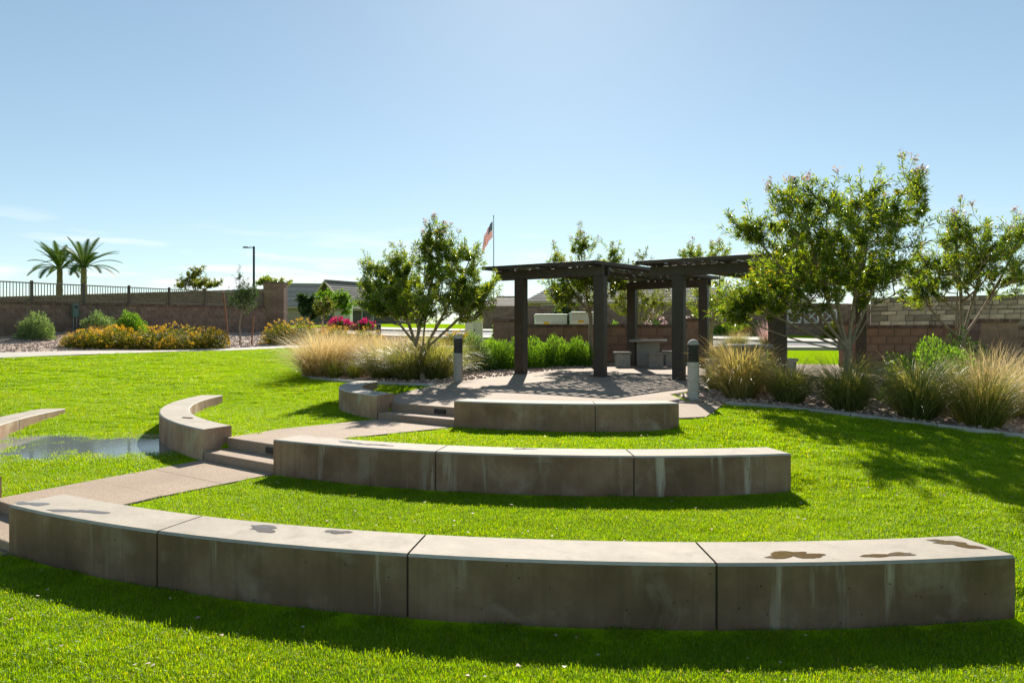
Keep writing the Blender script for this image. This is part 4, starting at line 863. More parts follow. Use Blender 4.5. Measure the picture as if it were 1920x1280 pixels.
b = at(1590, 12.9); tree(b, [PX(1560, 470, 300, 180, 12.9, b), PX(1510, 385, 130, 90, 12.9, b, 9), PX(1640, 390, 180, 110, 12.9, b, 13), PX(1410, 430, 90, 50, 12.9, b, 4.5), PX(1480, 550, 200, 100, 12.9, b, 17), PX(1405, 555, 80, 60, 12.9, b, 5), PX(1650, 520, 160, 120, 12.9, b, 10), PX(1380, 585, 70, 40, 12.9, b, 2.5), PX(1710, 350, 70, 70, 12.9, b, 3)], 860, .95, 'largest flowering tree casting its shade on the lawn at right', flowers=22, trunk_r=.08, seed=2, grp=G1, nleaf=60, leaf=(.08, .125), twig_len=.85)
b = at(1803, 15.5); tree(b, [PX(1800, 500, 200, 110, 15.5, b), PX(1790, 430, 90, 60, 15.5, b, 4), PX(1850, 450, 120, 90, 15.5, b, 6), PX(1730, 545, 110, 80, 15.5, b, 7), PX(1890, 500, 90, 120, 15.5, b, 6), PX(1910, 440, 50, 70, 15.5, b, 2)], 460, .75, 'airy flowering tree with forked pale limbs at the right edge', flowers=15, trunk_r=.07, seed=3, grp=G1, nleaf=52, twig_len=.85, leaf=(.08, .12))
b = at(1108, 22.3); tree(b, [PX(1100, 530, 160, 90, 22.3, b), PX(1095, 460, 60, 50, 22.3, b, 3), PX(1050, 495, 50, 40, 22.3, b, 2), PX(1150, 480, 40, 40, 22.3, b, 1.5), PX(1060, 550, 90, 60, 22.3, b, 5)], 330, 1.5, 'slender flowering tree rising through the left pergola', flowers=14, trunk_r=.065, seed=4, grp=G1, nleaf=44, leaf=(.1, .15), wid=(.022, .034))
b = at(1200, 27.5); tree(b, [PX(1205, 565, 110, 70, 27.5, b), PX(1170, 560, 60, 60, 27.5, b, 3), PX(1195, 490, 50, 40, 27.5, b, 1.2)], 150, 1.3, 'yellow green tree behind the low wall and round table', flowers=0, mat='leaf_y', trunk_r=.06, seed=5, grp='small street trees behind the plaza', leaf=(.1, .15), wid=(.025, .04))
b = at(1334, 25.5); tree(b, [PX(1340, 560, 120, 90, 25.5, b), PX(1295, 475, 40, 30, 25.5, b, 1.2), PX(1350, 480, 60, 40, 25.5, b, 2.2), PX(1370, 590, 60, 60, 25.5, b, 2.5)], 190, 1.2, 'leaning flowering tree between the two pergolas', flowers=10, trunk_r=.08, seed=6, grp=G1, leaf=(.1, .15), wid=(.022, .034))
b = at(450, 31.5); tree(b, [PX(455, 560, 62, 55, 31.5, b), PX(448, 520, 30, 40, 31.5, b, .4), PX(465, 545, 40, 40, 31.5, b, 1.4)], 260, 1.15, 'young staked tree in front of the long left wall', 'young_tree', trunk_r=.035, seed=7, shoots=.1, nleaf=22, mat='leaf_d', leaf=(.07, .11), wid=(.02, .03))
for sx_, lab, zt_ in ((-.5, 'left wooden stake beside the young tree', 2.45), (.52, 'right wooden stake beside the young tree', 1.35)):
    x = b.x + sx_; mb = MB(); z = g1(x, b.y); mb.tube([(x, b.y, z - .1), (x - .26 * np.sign(sx_) * (-1 if sx_ < 0 else -1) * (1 if sx_ > 0 else 1) * (0.0) + (-.28 if sx_ < 0 else .12), b.y, z + zt_)], [.04, .035], 6); o = mb.build('tree_stake', M['stake'], origin=(x, b.y, z)); tag(o, lab, 'stake', 'stakes of the young tree')
def farbase(px, d): return at(px, d)
b = farbase(372, 52); tree(b, [PX(370, 530, 90, 30, 52, b), PX(365, 512, 40, 26, 52, b, 1.2)], 120, 2.0, 'loose yellow green tree behind the picket fence', 'distant_tree', mat='leaf_y', trunk_r=.1, seed=8, shoots=.1, leaf=(.18, .28), wid=(.06, .1), twig_len=.9, nleaf=26, grp='trees beyond the walls')
b = farbase(512, 54); tree(b, [PX(515, 528, 70, 18, 54, b), PX(500, 524, 20, 14, 54, b, .4)], 60, 2.2, 'low green tree showing over the wall by the street lamp', 'distant_tree', trunk_r=.08, seed=9, shoots=.1, leaf=(.18, .26), wid=(.06, .09), twig_len=.8, grp='trees beyond the walls')
b = farbase(580, 47); tree(b, [PX(583, 575, 48, 45, 47, b), PX(570, 562, 24, 26, 47, b, .6)], 120, 1.0, 'dark round tree right of the tall wall pillar', 'distant_tree', mat='leaf_d', trunk_r=.09, seed=10, shoots=.1, leaf=(.16, .24), wid=(.06, .1), grp='trees beyond the walls')
b = farbase(605, 44); tree(b, [PX(608, 575, 44, 40, 44, b)], 80, 1.0, 'small yellow leaved tree before the grey gabled house', 'distant_tree', mat='leaf_y', trunk_r=.07, seed=11, shoots=.1, leaf=(.14, .2), wid=(.05, .08), grp='trees beyond the walls', nleaf=22)
b = farbase(625, 56); tree(b, [PX(620, 560, 60, 40, 56, b), PX(645, 570, 40, 45, 56, b, 1.8)], 180, 1.2, 'bright green bushy tree hiding the gabled house corner', 'distant_tree', mat='leaf_b', trunk_r=.1, seed=12, shoots=.1, leaf=(.16, .26), wid=(.05, .09), grp='trees beyond the walls', nleaf=40)
b = farbase(1070, 40); tree(b, [PX(1065, 590, 55, 50, 40, b), PX(1040, 600, 40, 40, 40, b, 1.3)], 120, .6, 'dark green bush between the two electrical cabinets', 'distant_tree', mat='leaf_d', trunk_r=.08, seed=13, shoots=.1, leaf=(.14, .2), wid=(.05, .08), grp='trees beyond the walls', nleaf=34)
b = farbase(1300, 66); tree(b, [PX(1295, 475, 50, 40, 66, b), PX(1345, 470, 60, 36, 66, b)], 80, 3.2, 'distant sparse tree top above the right pergola roof', 'distant_tree', trunk_r=.12, seed=14, shoots=.1, leaf=(.2, .3), wid=(.07, .1), grp='trees beyond the walls', nleaf=20, twig_len=.9)

def palm(p, hc, fl, nf, label, seed):
    rg = np.random.default_rng(seed); root = empty('palm_tree', p); tag(root, label, 'palm tree', 'palm trees beyond the fence'); mb = MB(); pts = [(0, 0, -.2)] + [(0, 0, hc * q / 14) for q in range(1, 15)]
    mb.tube(pts, [.34 - .006 * q + (.03 if q % 2 else 0) for q in range(15)], 10); mb.build('trunk', M['palmbark'], root)
    for k in range(nf):
        az = k * 2.399 + rg.uniform(-.2, .2); el = math.radians(rg.uniform(28, 82)) if k > 5 else math.radians(rg.uniform(12, 28)); L_ = fl * rg.uniform(.85, 1.1); h = np.array([math.cos(az), math.sin(az), 0]); P = []; p_ = np.array([0, 0, hc]) + h * .12; e_ = el
        for q in range(15): P.append(p_.copy()); p_ = p_ + (h * math.cos(e_) + np.array([0, 0, math.sin(e_)])) * L_ / 14; e_ -= .085 * (1.25 - el / 2)
        P = np.array(P); mb = MB(); mb.tube(P, [.035 * (1 - q / 16) + .006 for q in range(15)], 4, .2)
        sd_ = np.array([-h[1], h[0], 0]); m = 64
        for q in range(m):
            s_ = 1.5 + q / m * 12.4; i_ = int(s_); fr = s_ - i_; c = P[i_] * (1 - fr) + P[min(i_ + 1, 14)] * fr; tg = P[min(i_ + 1, 14)] - P[i_]; tg = tg / np.linalg.norm(tg); ll = .62 * math.sin(math.pi * (q / m * .85 + .12)) + .1
            for sg in (-1, 1):
                dr = sd_ * sg * .75 + tg * .65 + np.array([0, 0, .25]); dr = dr / np.linalg.norm(dr); tip = c + dr * ll + np.array([0, 0, -.12 * ll]); wv = tg * .034
                mb.add([c - wv, c + wv, tip], [(0, 1, 2)], rg.random())
        mb.build('frond', M['leaf_palm'], root)
M['leaf_palm'] = leafmat('palm_leaflet', [(0, (.035, .065, .028)), (.6, (.06, .105, .045)), (1, (.12, .15, .06))], .28, .5, (1.15, 1.2, .5), .2)
p = at(112, 74); palm(p, HC + 136 * 74 / F - p.z, 3.4, 26, 'left palm of two with leaning fronds behind the picket fence', 1)
p = at(157, 72); palm(p, HC + 138 * 72 / F - p.z, 3.7, 28, 'right palm of two with a long drooping frond behind the fence', 2)

# --- shrubs
def shrub(p, rx, h, n, label, mat='leaf_b', leaf=(.06, .10), wid=(.015, .028), up=.6, name='shrub', cat='shrub', grp=None, seed=0, flowers=0, fmat='fl_y', fsize=.05, shape=.5, nfl=10):
    rg = np.random.default_rng(seed + 500); root = empty(name, p); tag(root, label, cat, grp)
    d = unit(rg.normal(size=(n, 3))); d[:, 2] = np.abs(d[:, 2]) * 1.0 - .12; bump_ = 1 + .10 * np.sin(d[:, 0] * 7 + seed) * np.sin(d[:, 1] * 6 + seed * 2) + .12 * np.sin(d[:, 2] * 9 + d[:, 0] * 5 + seed)
    r = (rg.random(n) ** shape) * bump_; P = d * r[:, None] * np.array([rx, rx * .9, h * .92]); P[:, 2] = np.maximum(P[:, 2] + h * .04, .01)
    D = unit(d + rg.normal(size=(n, 3)) * .6 + np.array([0, 0, up]))
    npobj('foliage', leaf_mesh('foliage', P, D, rg.uniform(*leaf, n), rg.uniform(*wid, n), M[mat], np.clip(rg.normal(.5, .26, n), 0, 1)), root)
    mb = MB()
    for k in range(9): a = rg.uniform(0, 6.28); q = rg.uniform(.4, .8); mb.tube([(0, 0, -.05), (math.cos(a) * rx * q * .4, math.sin(a) * rx * q * .4, h * .45), (math.cos(a) * rx * q, math.sin(a) * rx * q, h * .75)], [.014, .01, .005], 4)
    mb.build('stems', M['bark'], root)
    if flowers:
        d = unit(rg.normal(size=(flowers, 3))); d[:, 2] = np.abs(d[:, 2]); C = d * np.array([rx, rx * .9, h]) * (.96 + .1 * rg.random((flowers, 1))); P = (C[:, None] + rg.normal(0, fsize * .5, (flowers, nfl, 3))).reshape(-1, 3); D = unit(rg.normal(size=P.shape) + np.array([0, 0, .6]))
        npobj('blossoms', leaf_mesh('blossoms', P, D, rg.uniform(fsize * .8, fsize * 1.3, len(P)), rg.uniform(fsize * .6, fsize, len(P)), M[fmat], rg.random(len(P))), root)
    return root
GS = 'round shrubs below the left wall'
for k, (px, d, w, h, lab) in enumerate(((67, 27.6, 64, 54, 'grey green round shrub at far left below the wall'), (184, 30.2, 62, 46, 'round grey green shrub right of the meter box'), (245, 31.6, 56, 48, 'round green shrub, rightmost of three below the left wall'))):
    shrub(at(px, d), w * d / F / 2, h * d / F, 5200, lab, 'leaf_sage' if k < 2 else 'leaf_b', (.09, .15), (.02, .035), .9, 'round_shrub', grp=GS, seed=k)
GL = 'yellow flowering mounds along the far path'
for k, (px, d, w, h, lab) in enumerate(((165, 26.6, 92, 36, 'low yellow flowering mound at the left end of its row'), (222, 27.4, 92, 42, 'yellow flowering mound below the round shrubs, second in its row'), (280, 28.0, 95, 44, 'yellow flowering mound in the middle of its row'), (336, 28.9, 100, 50, 'tallest yellow flowering mound left of the young tree'), (392, 29.6, 78, 40, 'yellow flowering mound nearest the young tree, left of it'),
    (523, 32.2, 66, 44, 'yellow flowering mound right of the young tree by the path'), (566, 33, 70, 46, 'yellow flowering mound before the tall wall pillar'), (634, 34, 66, 32, 'low yellow flowering mound behind the big tan grass'), (688, 33, 74, 34, 'olive flowering mound left of the far bollard'))):
    shrub(at(px, d), w * d / F / 2, h * d / F, 4200, lab, 'leaf_lan', (.06, .11), (.03, .05), .3, 'lantana_mound', 'flowering shrub', GL, 20 + k, 95 if k != 8 else 50, 'fl_y', .05)
for k, (px, d, w, h, lab) in enumerate(((892, 20.2, 70, 82, 'grey green feathery bush right of the flat bollard'), (935, 20.6, 80, 68, 'bright green bush left of the first dark post'), (985, 21.2, 84, 66, 'bright green bush behind the first dark post'), (1035, 21.8, 80, 62, 'bright green bush in the middle between two posts'), (1080, 22.0, 66, 58, 'bright green bush left of the second dark post'))):
    shrub(at(px, d), w * d / F / 2, h * d / F, 4600, lab, 'leaf_sage' if k == 0 else 'leaf_b', (.09, .17), (.014, .026), 1.3, 'feathery_bush', grp='green bushes before the low wall', seed=40 + k, shape=.55)
for k, (px, d, w, h, n, mt, lab) in enumerate(((1742, 12.8, 170, 130, 9500, 'leaf_b', 'bright leafy green bush behind the bunch grasses at right'), (1800, 14.6, 110, 118, 4500, 'leaf_d', 'darker green bush beside the wide pillar'), (1690, 14.8, 50, 40, 1800, 'leaf_d', 'small dark bush left of the bright leafy bush'))):
    shrub(at(px, d), w * d / F / 2, h * d / F, n, lab, mt, (.06, .10), (.018, .032), 1.0, 'leafy_bush', grp='leafy bushes at the right', seed=50 + k, shape=.6)
for k, (px, d, w, h, mt, fl, fm, lab) in enumerate(((1152, 29, 44, 62, 'leaf_b', 0, None, 'round green shrub behind the low wall left of the back post'), (1228, 29, 52, 72, 'leaf_d', 70, 'fl_p', 'pale pink flowering shrub over the low wall'), (1288, 30, 36, 66, 'leaf_d', 30, 'fl_p', 'pale pink flowering shrub half behind a dark post'),
    (1357, 41, 42, 30, 'leaf_b', 0, None, 'clipped green shrub at the far wall, left of two'), (1415, 40.5, 38, 30, 'leaf_b', 0, None, 'clipped green shrub at the far wall, right of two'), (1388, 41, 26, 24, 'leaf_d', 0, None, 'dark spiky shrub between two clipped shrubs'), (1565, 37.5, 44, 34, 'leaf_y', 0, None, 'yellow green shrub below the openwork panels'),
    (637, 50, 48, 22, 'leaf_d', 80, 'fl_m', 'bright pink flowering shrub, left of two on the far lawn'), (683, 50, 46, 18, 'leaf_d', 36, 'fl_m', 'bright pink flowering shrub, right of two on the far lawn'), (860, 34, 66, 24, 'leaf_lan', 30, 'fl_y', 'dark olive shrub below the cream cabinet'), (938, 30, 40, 60, 'leaf_b', 0, None, 'green shrub behind the left wall pillar'))):
    shrub(at(px, d), w * d / F / 2, h * d / F, 2600, lab, mt, (.12, .18), (.03, .05), .6, 'garden_shrub', grp='shrubs beyond the plaza', seed=70 + k, flowers=fl, fmat=fm or 'fl_y', fsize=.13 if fm == 'fl_m' else .09)

# --- bunch grasses
def blades(n, r0, h, w, seed, lean=(.15, .8), curl=1.0, segs=5, bias=None):
    rg = np.random.default_rng(seed); az = rg.uniform(0, 6.283, n); rb = r0 * np.sqrt(rg.random(n)); base = np.stack([np.cos(az) * rb, np.sin(az) * rb, np.full(n, -.03)], 1)
    az2 = az + rg.normal(0, .5, n); H = np.stack([np.cos(az2), np.sin(az2), np.zeros(n)], 1); L_ = h * rg.uniform(.65, 1.15, n); th0 = np.radians(90) - rg.uniform(*lean, n) * (rb / r0 * .7 + .3); cu = curl * rg.uniform(.5, 1.5, n); S = np.stack([-np.sin(az2), np.cos(az2), np.zeros(n)], 1) + rg.normal(0, .3, (n, 3)); S = unit(S)
    p = base; th_ = th0; V = []
    for k in range(segs + 1):
        ww = w * (1 - k / segs) ** .7 * rg.uniform(.7, 1.3, n) if k == 0 else w * (1 - k / (segs + .0)) ** .7 + .0008; ww = np.broadcast_to(ww, (n,))
        V += [p - S * ww[:, None] / 2, p + S * ww[:, None] / 2]; p = p + (H * np.cos(th_)[:, None] + np.array([0, 0, 1.]) * np.sin(th_)[:, None]) * (L_ / segs)[:, None]; th_ = th_ - cu / segs * (.4 + k / segs * 1.2)
    V = np.stack(V, 1); m = 2 * (segs + 1); V[..., 2] = np.maximum(V[..., 2], -.03); k = np.arange(n)[:, None] * m; q = np.concatenate([np.array([[2 * s_, 2 * s_ + 1, 2 * s_ + 3, 2 * s_ + 2]]) + k for s_ in range(segs)], 1).reshape(-1, 4)
    rn = np.clip(rg.normal(.45, .25, n), 0, 1); rr = np.clip(np.repeat(rn[:, None], segs, 1) + np.linspace(-.15, .22, segs)[None], 0, 1).ravel()
    tips = p; return V.reshape(-1, 3), q, rr, tips
GM = {}
def gmesh(kind, var):
    if (kind, var) in GM: return GM[kind, var]
    sd_ = var * 17 + len(kind)
    if kind == 'deer': a = blades(1700, .24, 1.05, .0085, sd_, (.1, .95), 1.75); me = np_mesh('blades', a[0], a[1], M['gr_g'], a[2]); b = blades(40, .18, 1.0, .006, sd_ + 1, (.1, .9), 1.4); m2 = np_mesh('plumes', b[0], b[1], M['gr_t'], b[2])
    elif kind == 'tan': a = blades(1500, .28, 1.0, .0065, sd_, (.1, 1.1), 1.3); me = np_mesh('blades', a[0], a[1], M['gr_t'], a[2]); b = blades(200, .26, .6, .009, sd_ + 1, (.1, 1.1), 1.4); m2 = np_mesh('green_blades', b[0], b[1], M['gr_g'], b[2])
    elif kind == 'gold': a = blades(1200, .24, .98, .0085, sd_, (.1, .95), 1.75); me = np_mesh('blades', a[0], a[1], M['gr_y'], a[2]); b = blades(480, .22, 1.1, .006, sd_ + 1, (.05, .9), .9); m2 = np_mesh('plumes', b[0], b[1], M['gr_t'], b[2])
    elif kind == 'brown': a = blades(1500, .24, 1.05, .0085, sd_, (.1, .95), 1.75); me = np_mesh('blades', a[0], a[1], M['gr_g'], np.clip(a[2] + .33, 0, 1)); b = blades(320, .22, 1.15, .007, sd_ + 1, (.1, .95), 1.2); m2 = np_mesh('plumes', b[0], b[1], M['gr_t'], b[2] * .7)
    elif kind == 'lime': a = blades(420, .2, .9, .012, sd_, (.1, 1.0), 1.3); me = np_mesh('blades', a[0], a[1], M['gr_y'], a[2]); m2 = None
    elif kind == 'orange': a = blades(500, .24, .9, .012, sd_, (.1, 1.0), .9); me = np_mesh('blades', a[0], a[1], M['gr_o'], a[2]); m2 = None
    elif kind == 'pink': a = blades(300, .2, .6, .014, sd_, (.1, .9), 1.0); me = np_mesh('blades', a[0], a[1], M['gr_y'], a[2]); b = blades(300, .2, 1.1, .012, sd_ + 1, (.05, .6), .5); m2 = np_mesh('plumes', b[0], b[1], M['gr_p'], b[2])
    GM[kind, var] = (me, m2); return GM[kind, var]
gcount = [0]
def bunch(kind, px, d, s_, label, zs=1.0, grp='bunch grasses in the planting beds'):
    k = gcount[0]; gcount[0] += 1; me, m2 = gmesh(kind, k % 3); p = at(px, d, .02); root = empty('bunch_grass', p, k * 1.7); tag(root, label, 'grass clump', grp); root.scale = (s_, s_, s_ * zs); npobj('blades', me, root)
    if m2: npobj('plumes' if m2.name.startswith('plumes') else 'green_blades', m2, root)
bunch('tan', 603, 18.9, 1.55, 'tallest feathery straw coloured grass clump at the lawn edge', .95); bunch('tan', 645, 19.6, 1.35, 'straw coloured grass clump right of the tallest one'); bunch('tan', 622, 20.6, 1.4, 'straw coloured grass clump behind the tallest one')
bunch('lime', 628, 18.1, .62, 'small lime green tuft at the foot of the tallest tan grass', 1.3); bunch('lime', 664, 18.0, .62, 'small lime green tuft on its own right of the tall tan grass', 1.1)
bunch('tan', 690, 20.0, 1.3, 'tan grass clump behind the lone lime tuft'); bunch('orange', 690, 23.0, 1.0, 'orange dry grass clump far back in the left bed'); bunch('gold', 722, 17.9, 1.2, 'tan and green grass clump left of the broad tree')
bunch('deer', 768, 17.0, 1.12, 'dark green grass clump under the broad tree, left one', 1.0); bunch('deer', 818, 17.0, 1.12, 'dark green grass clump next to the flat topped bollard', 1.1); bunch('gold', 792, 18.3, 1.3, 'tan plumed grass clump behind the trunk of the broad tree'); bunch('tan', 745, 19.4, 1.35, 'straw coloured grass clump behind the green clumps'); bunch('lime', 842, 18.6, 1.15, 'lime green grass clump behind the flat topped bollard')
bunch('brown', 1388, 12.75, 1.0, 'brownish grass clump nearest the domed bollard', 1.2); bunch('deer', 1480, 12.2, .82, 'grey green grass clump second from the domed bollard', 1.1); bunch('deer', 1587, 11.75, .95, 'grey green grass clump below the trunk of the biggest tree', 1.12); bunch('deer', 1720, 11.3, 1.04, 'green grass clump in front of the bright leafy bush', 1.12); bunch('gold', 1838, 10.9, 1.12, 'big gold and green grass clump near the right edge', 1.12)
bunch('tan', 1868, 12.6, 1.15, 'golden grass clump before the wide brown pillar', 1.0); bunch('tan', 1925, 11.6, 1.2, 'pale tan grass clump cut off by the right edge'); bunch('tan', 1405, 13.7, .75, 'pale dry grass clump before the half hidden table', .95); bunch('gold', 1345, 14.3, .62, 'small dry grass tuft beside the third dark post'); bunch('tan', 1452, 13.9, .55, 'wispy tan grass clump at the foot of the hidden post'); bunch('gold', 1612, 12.9, .5, 'tall wispy grass clump against the biggest tree trunk', 1.1)
bunch('orange', 140, 26.6, .7, 'small dry orange tuft at the left of the flowering row', grp='dry grasses by the far path'); bunch('orange', 190, 28.4, .95, 'dry orange grass clump among the yellow mounds', grp='dry grasses by the far path'); bunch('orange', 612, 36, 1.1, 'dry orange clump behind the tallest tan grass', grp='dry grasses by the far path'); bunch('gold', 1383, 30, .9, 'tan tuft by the far sidewalk between the pergolas', grp='dry grasses by the far path'); bunch('pink', 1440, 32, 1.2, 'pink plumed grass clump by the far sidewalk', grp='dry grasses by the far path')
bunch('gold', 1370, 24, .9, 'dry yellow clump left of the half hidden table', grp='dry grasses by the far path'); bunch('tan', 1342, 22.5, .9, 'dry tan clump behind the domed bollard', grp='dry grasses by the far path'); bunch('orange', 1400, 39.5, .8, 'dry orange grass clump before the clipped shrubs', grp='dry grasses by the far path')

# ------------------------------------------------------------------ scattered stuff: lawn blades, gravel, petals
def scatter(name, pts, rot, scl, srcs, label, kind='stuff', col=None):
    me = bpy.data.meshes.new(name); me.vertices.add(len(pts)); me.vertices.foreach_set('co', pts.astype('f').ravel())
    a = me.attributes.new('rotz', 'FLOAT_VECTOR', 'POINT'); a.data.foreach_set('vector', rot.astype('f').ravel()); a = me.attributes.new('scl', 'FLOAT', 'POINT'); a.data.foreach_set('value', scl.astype('f'))
    o = link(bpy.data.objects.new(name, me)); tag(o, label, kind=kind)
    ng = bpy.data.node_groups.new(name, 'GeometryNodeTree'); ng.interface.new_socket('Geometry', in_out='INPUT', socket_type='NodeSocketGeometry'); ng.interface.new_socket('Geometry', in_out='OUTPUT', socket_type='NodeSocketGeometry'); N = ng.nodes; l = ng.links.new
    gi = N.new('NodeGroupInput'); gout = N.new('NodeGroupOutput'); iop = N.new('GeometryNodeInstanceOnPoints'); jg = N.new('GeometryNodeJoinGeometry')
    for s_ in srcs:
        so_ = bpy.data.objects.new(s_.name, s_); oi = N.new('GeometryNodeObjectInfo'); oi.inputs['Object'].default_value = so_; oi.inputs['As Instance'].default_value = True; l(oi.outputs['Geometry'], jg.inputs[0])
    iop.inputs['Pick Instance'].default_value = True
    def na(nm, ty): q = N.new('GeometryNodeInputNamedAttribute'); q.data_type = ty; q.inputs[0].default_value = nm; return q.outputs[0]
    e2r = N.new('FunctionNodeEulerToRotation'); l(na('rotz', 'FLOAT_VECTOR'), e2r.inputs[0]); l(gi.outputs[0], iop.inputs['Points']); l(jg.outputs[0], iop.inputs['Instance']); l(e2r.outputs[0], iop.inputs['Rotation']); l(na('scl', 'FLOAT'), iop.inputs['Scale']); l(iop.outputs[0], gout.inputs[0])
    md = o.modifiers.new('scatter', 'NODES'); md.node_group = ng; return o
def patch(n, size, h, w, seed):
    rg = np.random.default_rng(seed); base = np.c_[(rg.random((n, 2)) - .5) * size, np.full(n, -.008)]; az = rg.uniform(0, 6.283, n); H = np.stack([np.cos(az), np.sin(az), np.zeros(n)], 1); L_ = h * rg.uniform(.5, 1.2, n); ln = rg.uniform(.1, .9, n)
    S = np.stack([-np.sin(az), np.cos(az), np.zeros(n)], 1) * w / 2; m1 = base + H * (L_ * ln * .35)[:, None] + np.array([0, 0, 1]) * (L_ * .6)[:, None]; tip = base + H * (L_ * ln * 1.0)[:, None] + np.array([0, 0, 1]) * (L_ * (1.05 - ln * .45))[:, None]
    V = np.stack([base - S, base + S, m1 + S * .8, m1 - S * .8, tip], 1).reshape(-1, 3); k = np.arange(n)[:, None] * 5
    Fq = np.concatenate([k + np.array([[0, 1, 2]]), k + np.array([[0, 2, 3]]), k + np.array([[3, 2, 4]])], 1).reshape(-1, 3); rn = np.clip(rg.normal(.5, .24, n), 0, .992); rn[rg.random(n) < .022] = 1; return np_mesh('grass_patch', V, Fq, M['lawnb'], np.repeat(rn, 3))
NOGO = [[tuple(p) for p in W_] for W_ in WALK] + [PLAZA, BED_L, BED_R]
sidew = [tuple(a) for a in swp] + [tuple(a) for a in SWR[::-1]]
def lawn_ok(x, y, m):
    """true where a patch of half width m stays clear of walls and paving"""
    ok = np.ones(x.shape, bool); r = np.hypot(x - CX, y - CY); a = np.degrees(np.arctan2(y - CY, x - CX)) % 360
    for k, arcs in enumerate((((239.7, 279.7), (187, 232.2)), ((239, 281.1), (181.5, 227.8)), ((243.4, 283.3), (169.5, 223.3)))):
        for a0, a1 in arcs:
            e_ = np.degrees(m / np.maximum(r, 1)); ok &= ~((r > RB[k] - BW - m) & (r < RB[k] + m) & (a > a0 - e_) & (a < a1 + e_))
    gaps = ((0, 232.2, 239.7), (1, 227.8, 239), (2, 223.3, 243.4))
    for k, a0, a1 in gaps:
        pl, pr = polar(RB[k], a0), polar(RB[k], a1); ux, uy = pr[0] - pl[0], pr[1] - pl[1]; det = ux * .907 - uy * .42; qx, qy = x - pl[0], y - pl[1]
        s1 = (qx * .907 - qy * .42) / det; s2 = (ux * qy - uy * qx) / det; e_ = m / math.hypot(ux, uy); ok &= ~((s1 > -e_) & (s1 < 1 + e_) & (s2 > -.05 - m) & (s2 < 1.5 + m))
    for P in NOGO:
        for dx, dy in ((0, 0), (m, 0), (-m, 0), (0, m), (0, -m), (m * .7, m * .7), (-m * .7, m * .7), (m * .7, -m * .7), (-m * .7, -m * .7)): ok &= ~inpoly(P, x + dx, y + dy)
    ok &= ~((r < 4.7) & (a > 195) & (a < 290)); return ok
rg = np.random.default_rng(5)
def lawn_pts(n, d0, d1, m, edge_only=False):
    # uniform in area over the view wedge
    y = np.sqrt(rg.random(n) * (d1 ** 2 - d0 ** 2) + d0 ** 2); x = (rg.random(n) * 2 - 1) * (y * .77 + .4); ok = lawn_ok(x, y, m)
    if edge_only: ok &= ~lawn_ok(x, y, .13)
    ok &= ~inpoly(sidew, x, y)
    front = (y < 21) | ((x < -5) & (y < 33)); ok &= front
    ok &= ~((G(x, y) < WZ - .014) & inpoly(WATER, x, y) & (rg.random(n) < .74))
    # beyond the sidewalk there is gravel
    ok &= ~inpoly(BED_W, x, y); return np.c_[x[ok], y[ok], G(x[ok], y[ok])]
A1 = lawn_pts(5200, 2.6, 8, .11); A2 = lawn_pts(5600, 8, 16, .11); A3 = lawn_pts(9000, 16, 33, .2); E1 = lawn_pts(26000, 2.6, 15, .022, True)
patches = [patch(520, .30, .034, .0034, s_) for s_ in range(4)]; tufts = [patch(20, .05, .036, .0036, 20 + s_) for s_ in range(3)]; coarse = [patch(520, .42, .034, .0055, 40 + s_) for s_ in range(4)]; far_p = [patch(800, .66, .034, .008, 60 + s_) for s_ in range(4)]
def rots(n): return np.c_[rg.normal(0, .05, n), rg.normal(0, .05, n), rg.uniform(0, 6.283, n)]
scatter('lawn_grass', A1, rots(len(A1)), rg.uniform(.8, 1.2, len(A1)), patches, 'short green lawn grass round the nearest seat walls')
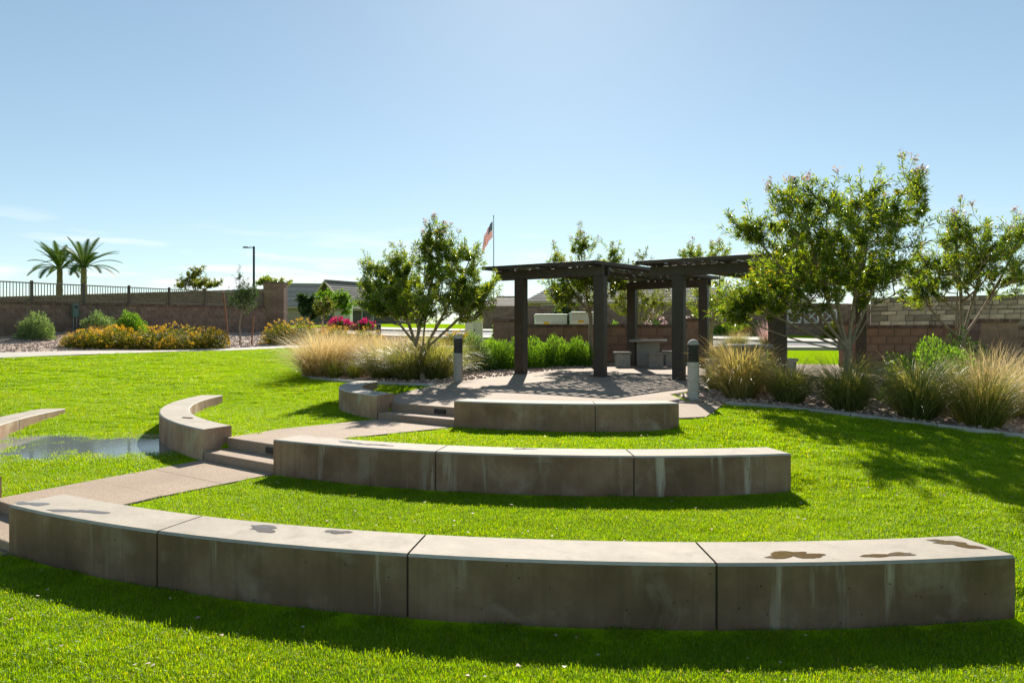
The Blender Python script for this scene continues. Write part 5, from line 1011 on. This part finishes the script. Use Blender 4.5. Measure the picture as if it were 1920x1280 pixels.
scatter('lawn_grass', A2, rots(len(A2)), rg.uniform(.8, 1.2, len(A2)), coarse, 'green lawn grass round the upper seat wall')
scatter('lawn_grass', A3, rots(len(A3)), rg.uniform(.8, 1.2, len(A3)), far_p, 'green lawn grass farther up the slope')
scatter('lawn_grass', E1, rots(len(E1)), rg.uniform(.7, 1.25, len(E1)), tufts, 'grass tufts along the edges of walls and paving')
def rockmesh(seed):
    rg_ = random.Random(seed); bm = bmesh.new(); bmesh.ops.create_icosphere(bm, subdivisions=1, radius=1)
    for v in bm.verts: v.co *= rg_.uniform(.7, 1.15); v.co.z *= .6
    me = bpy.data.meshes.new('gravel_stone'); bm.to_mesh(me); bm.free(); a = me.attributes.new('rnd', 'FLOAT', 'FACE'); a.data.foreach_set('value', np.full(len(me.polygons), rg_.random(), 'f')); me.materials.append(M['rock']); return me
rocks = [rockmesh(q) for q in range(6)]
def bed_pts(poly, n, off):
    xs = [p[0] for p in poly]; ys = [p[1] for p in poly]; x = rg.uniform(min(xs), max(xs), n * 3); y = rg.uniform(min(ys), max(ys), n * 3); ok = inpoly(poly, x, y) & (np.abs(x) < y * .8); x, y = x[ok][:n], y[ok][:n]; return np.c_[x, y, G(x, y) + off]
for poly, n, s0, s1, lab in ((BED_L, 5000, .02, .045, 'tan gravel stones in the bed left of the plaza'), (BED_R, 5000, .018, .04, 'tan gravel stones in the bed right of the plaza'), (BED_W, 15000, .024, .052, 'tan gravel stones below the long left wall')):
    P = bed_pts(poly, n, .02); scatter('gravel', P, np.c_[rg.uniform(0, 6, (len(P), 3))], rg.uniform(s0, s1, len(P)), rocks, lab)
P = lawn_pts(420, 2.6, 12, .05); P[:, 2] += .04; mb = MB()
for q in P:
    a = rg.uniform(0, 6.28); r = rg.uniform(.008, .02); c = Vector(q); mb.add([c + Vector((math.cos(a + k * 2.1) * r, math.sin(a + k * 2.1) * r, rg.uniform(-.004, .006))) for k in range(3)] , [(0, 1, 2)])
o = mb.build('fallen_petals', M['fl_p']); tag(o, 'pale petals and dry leaves scattered over the lawn', kind='stuff')
print('objects', len(bpy.data.objects))
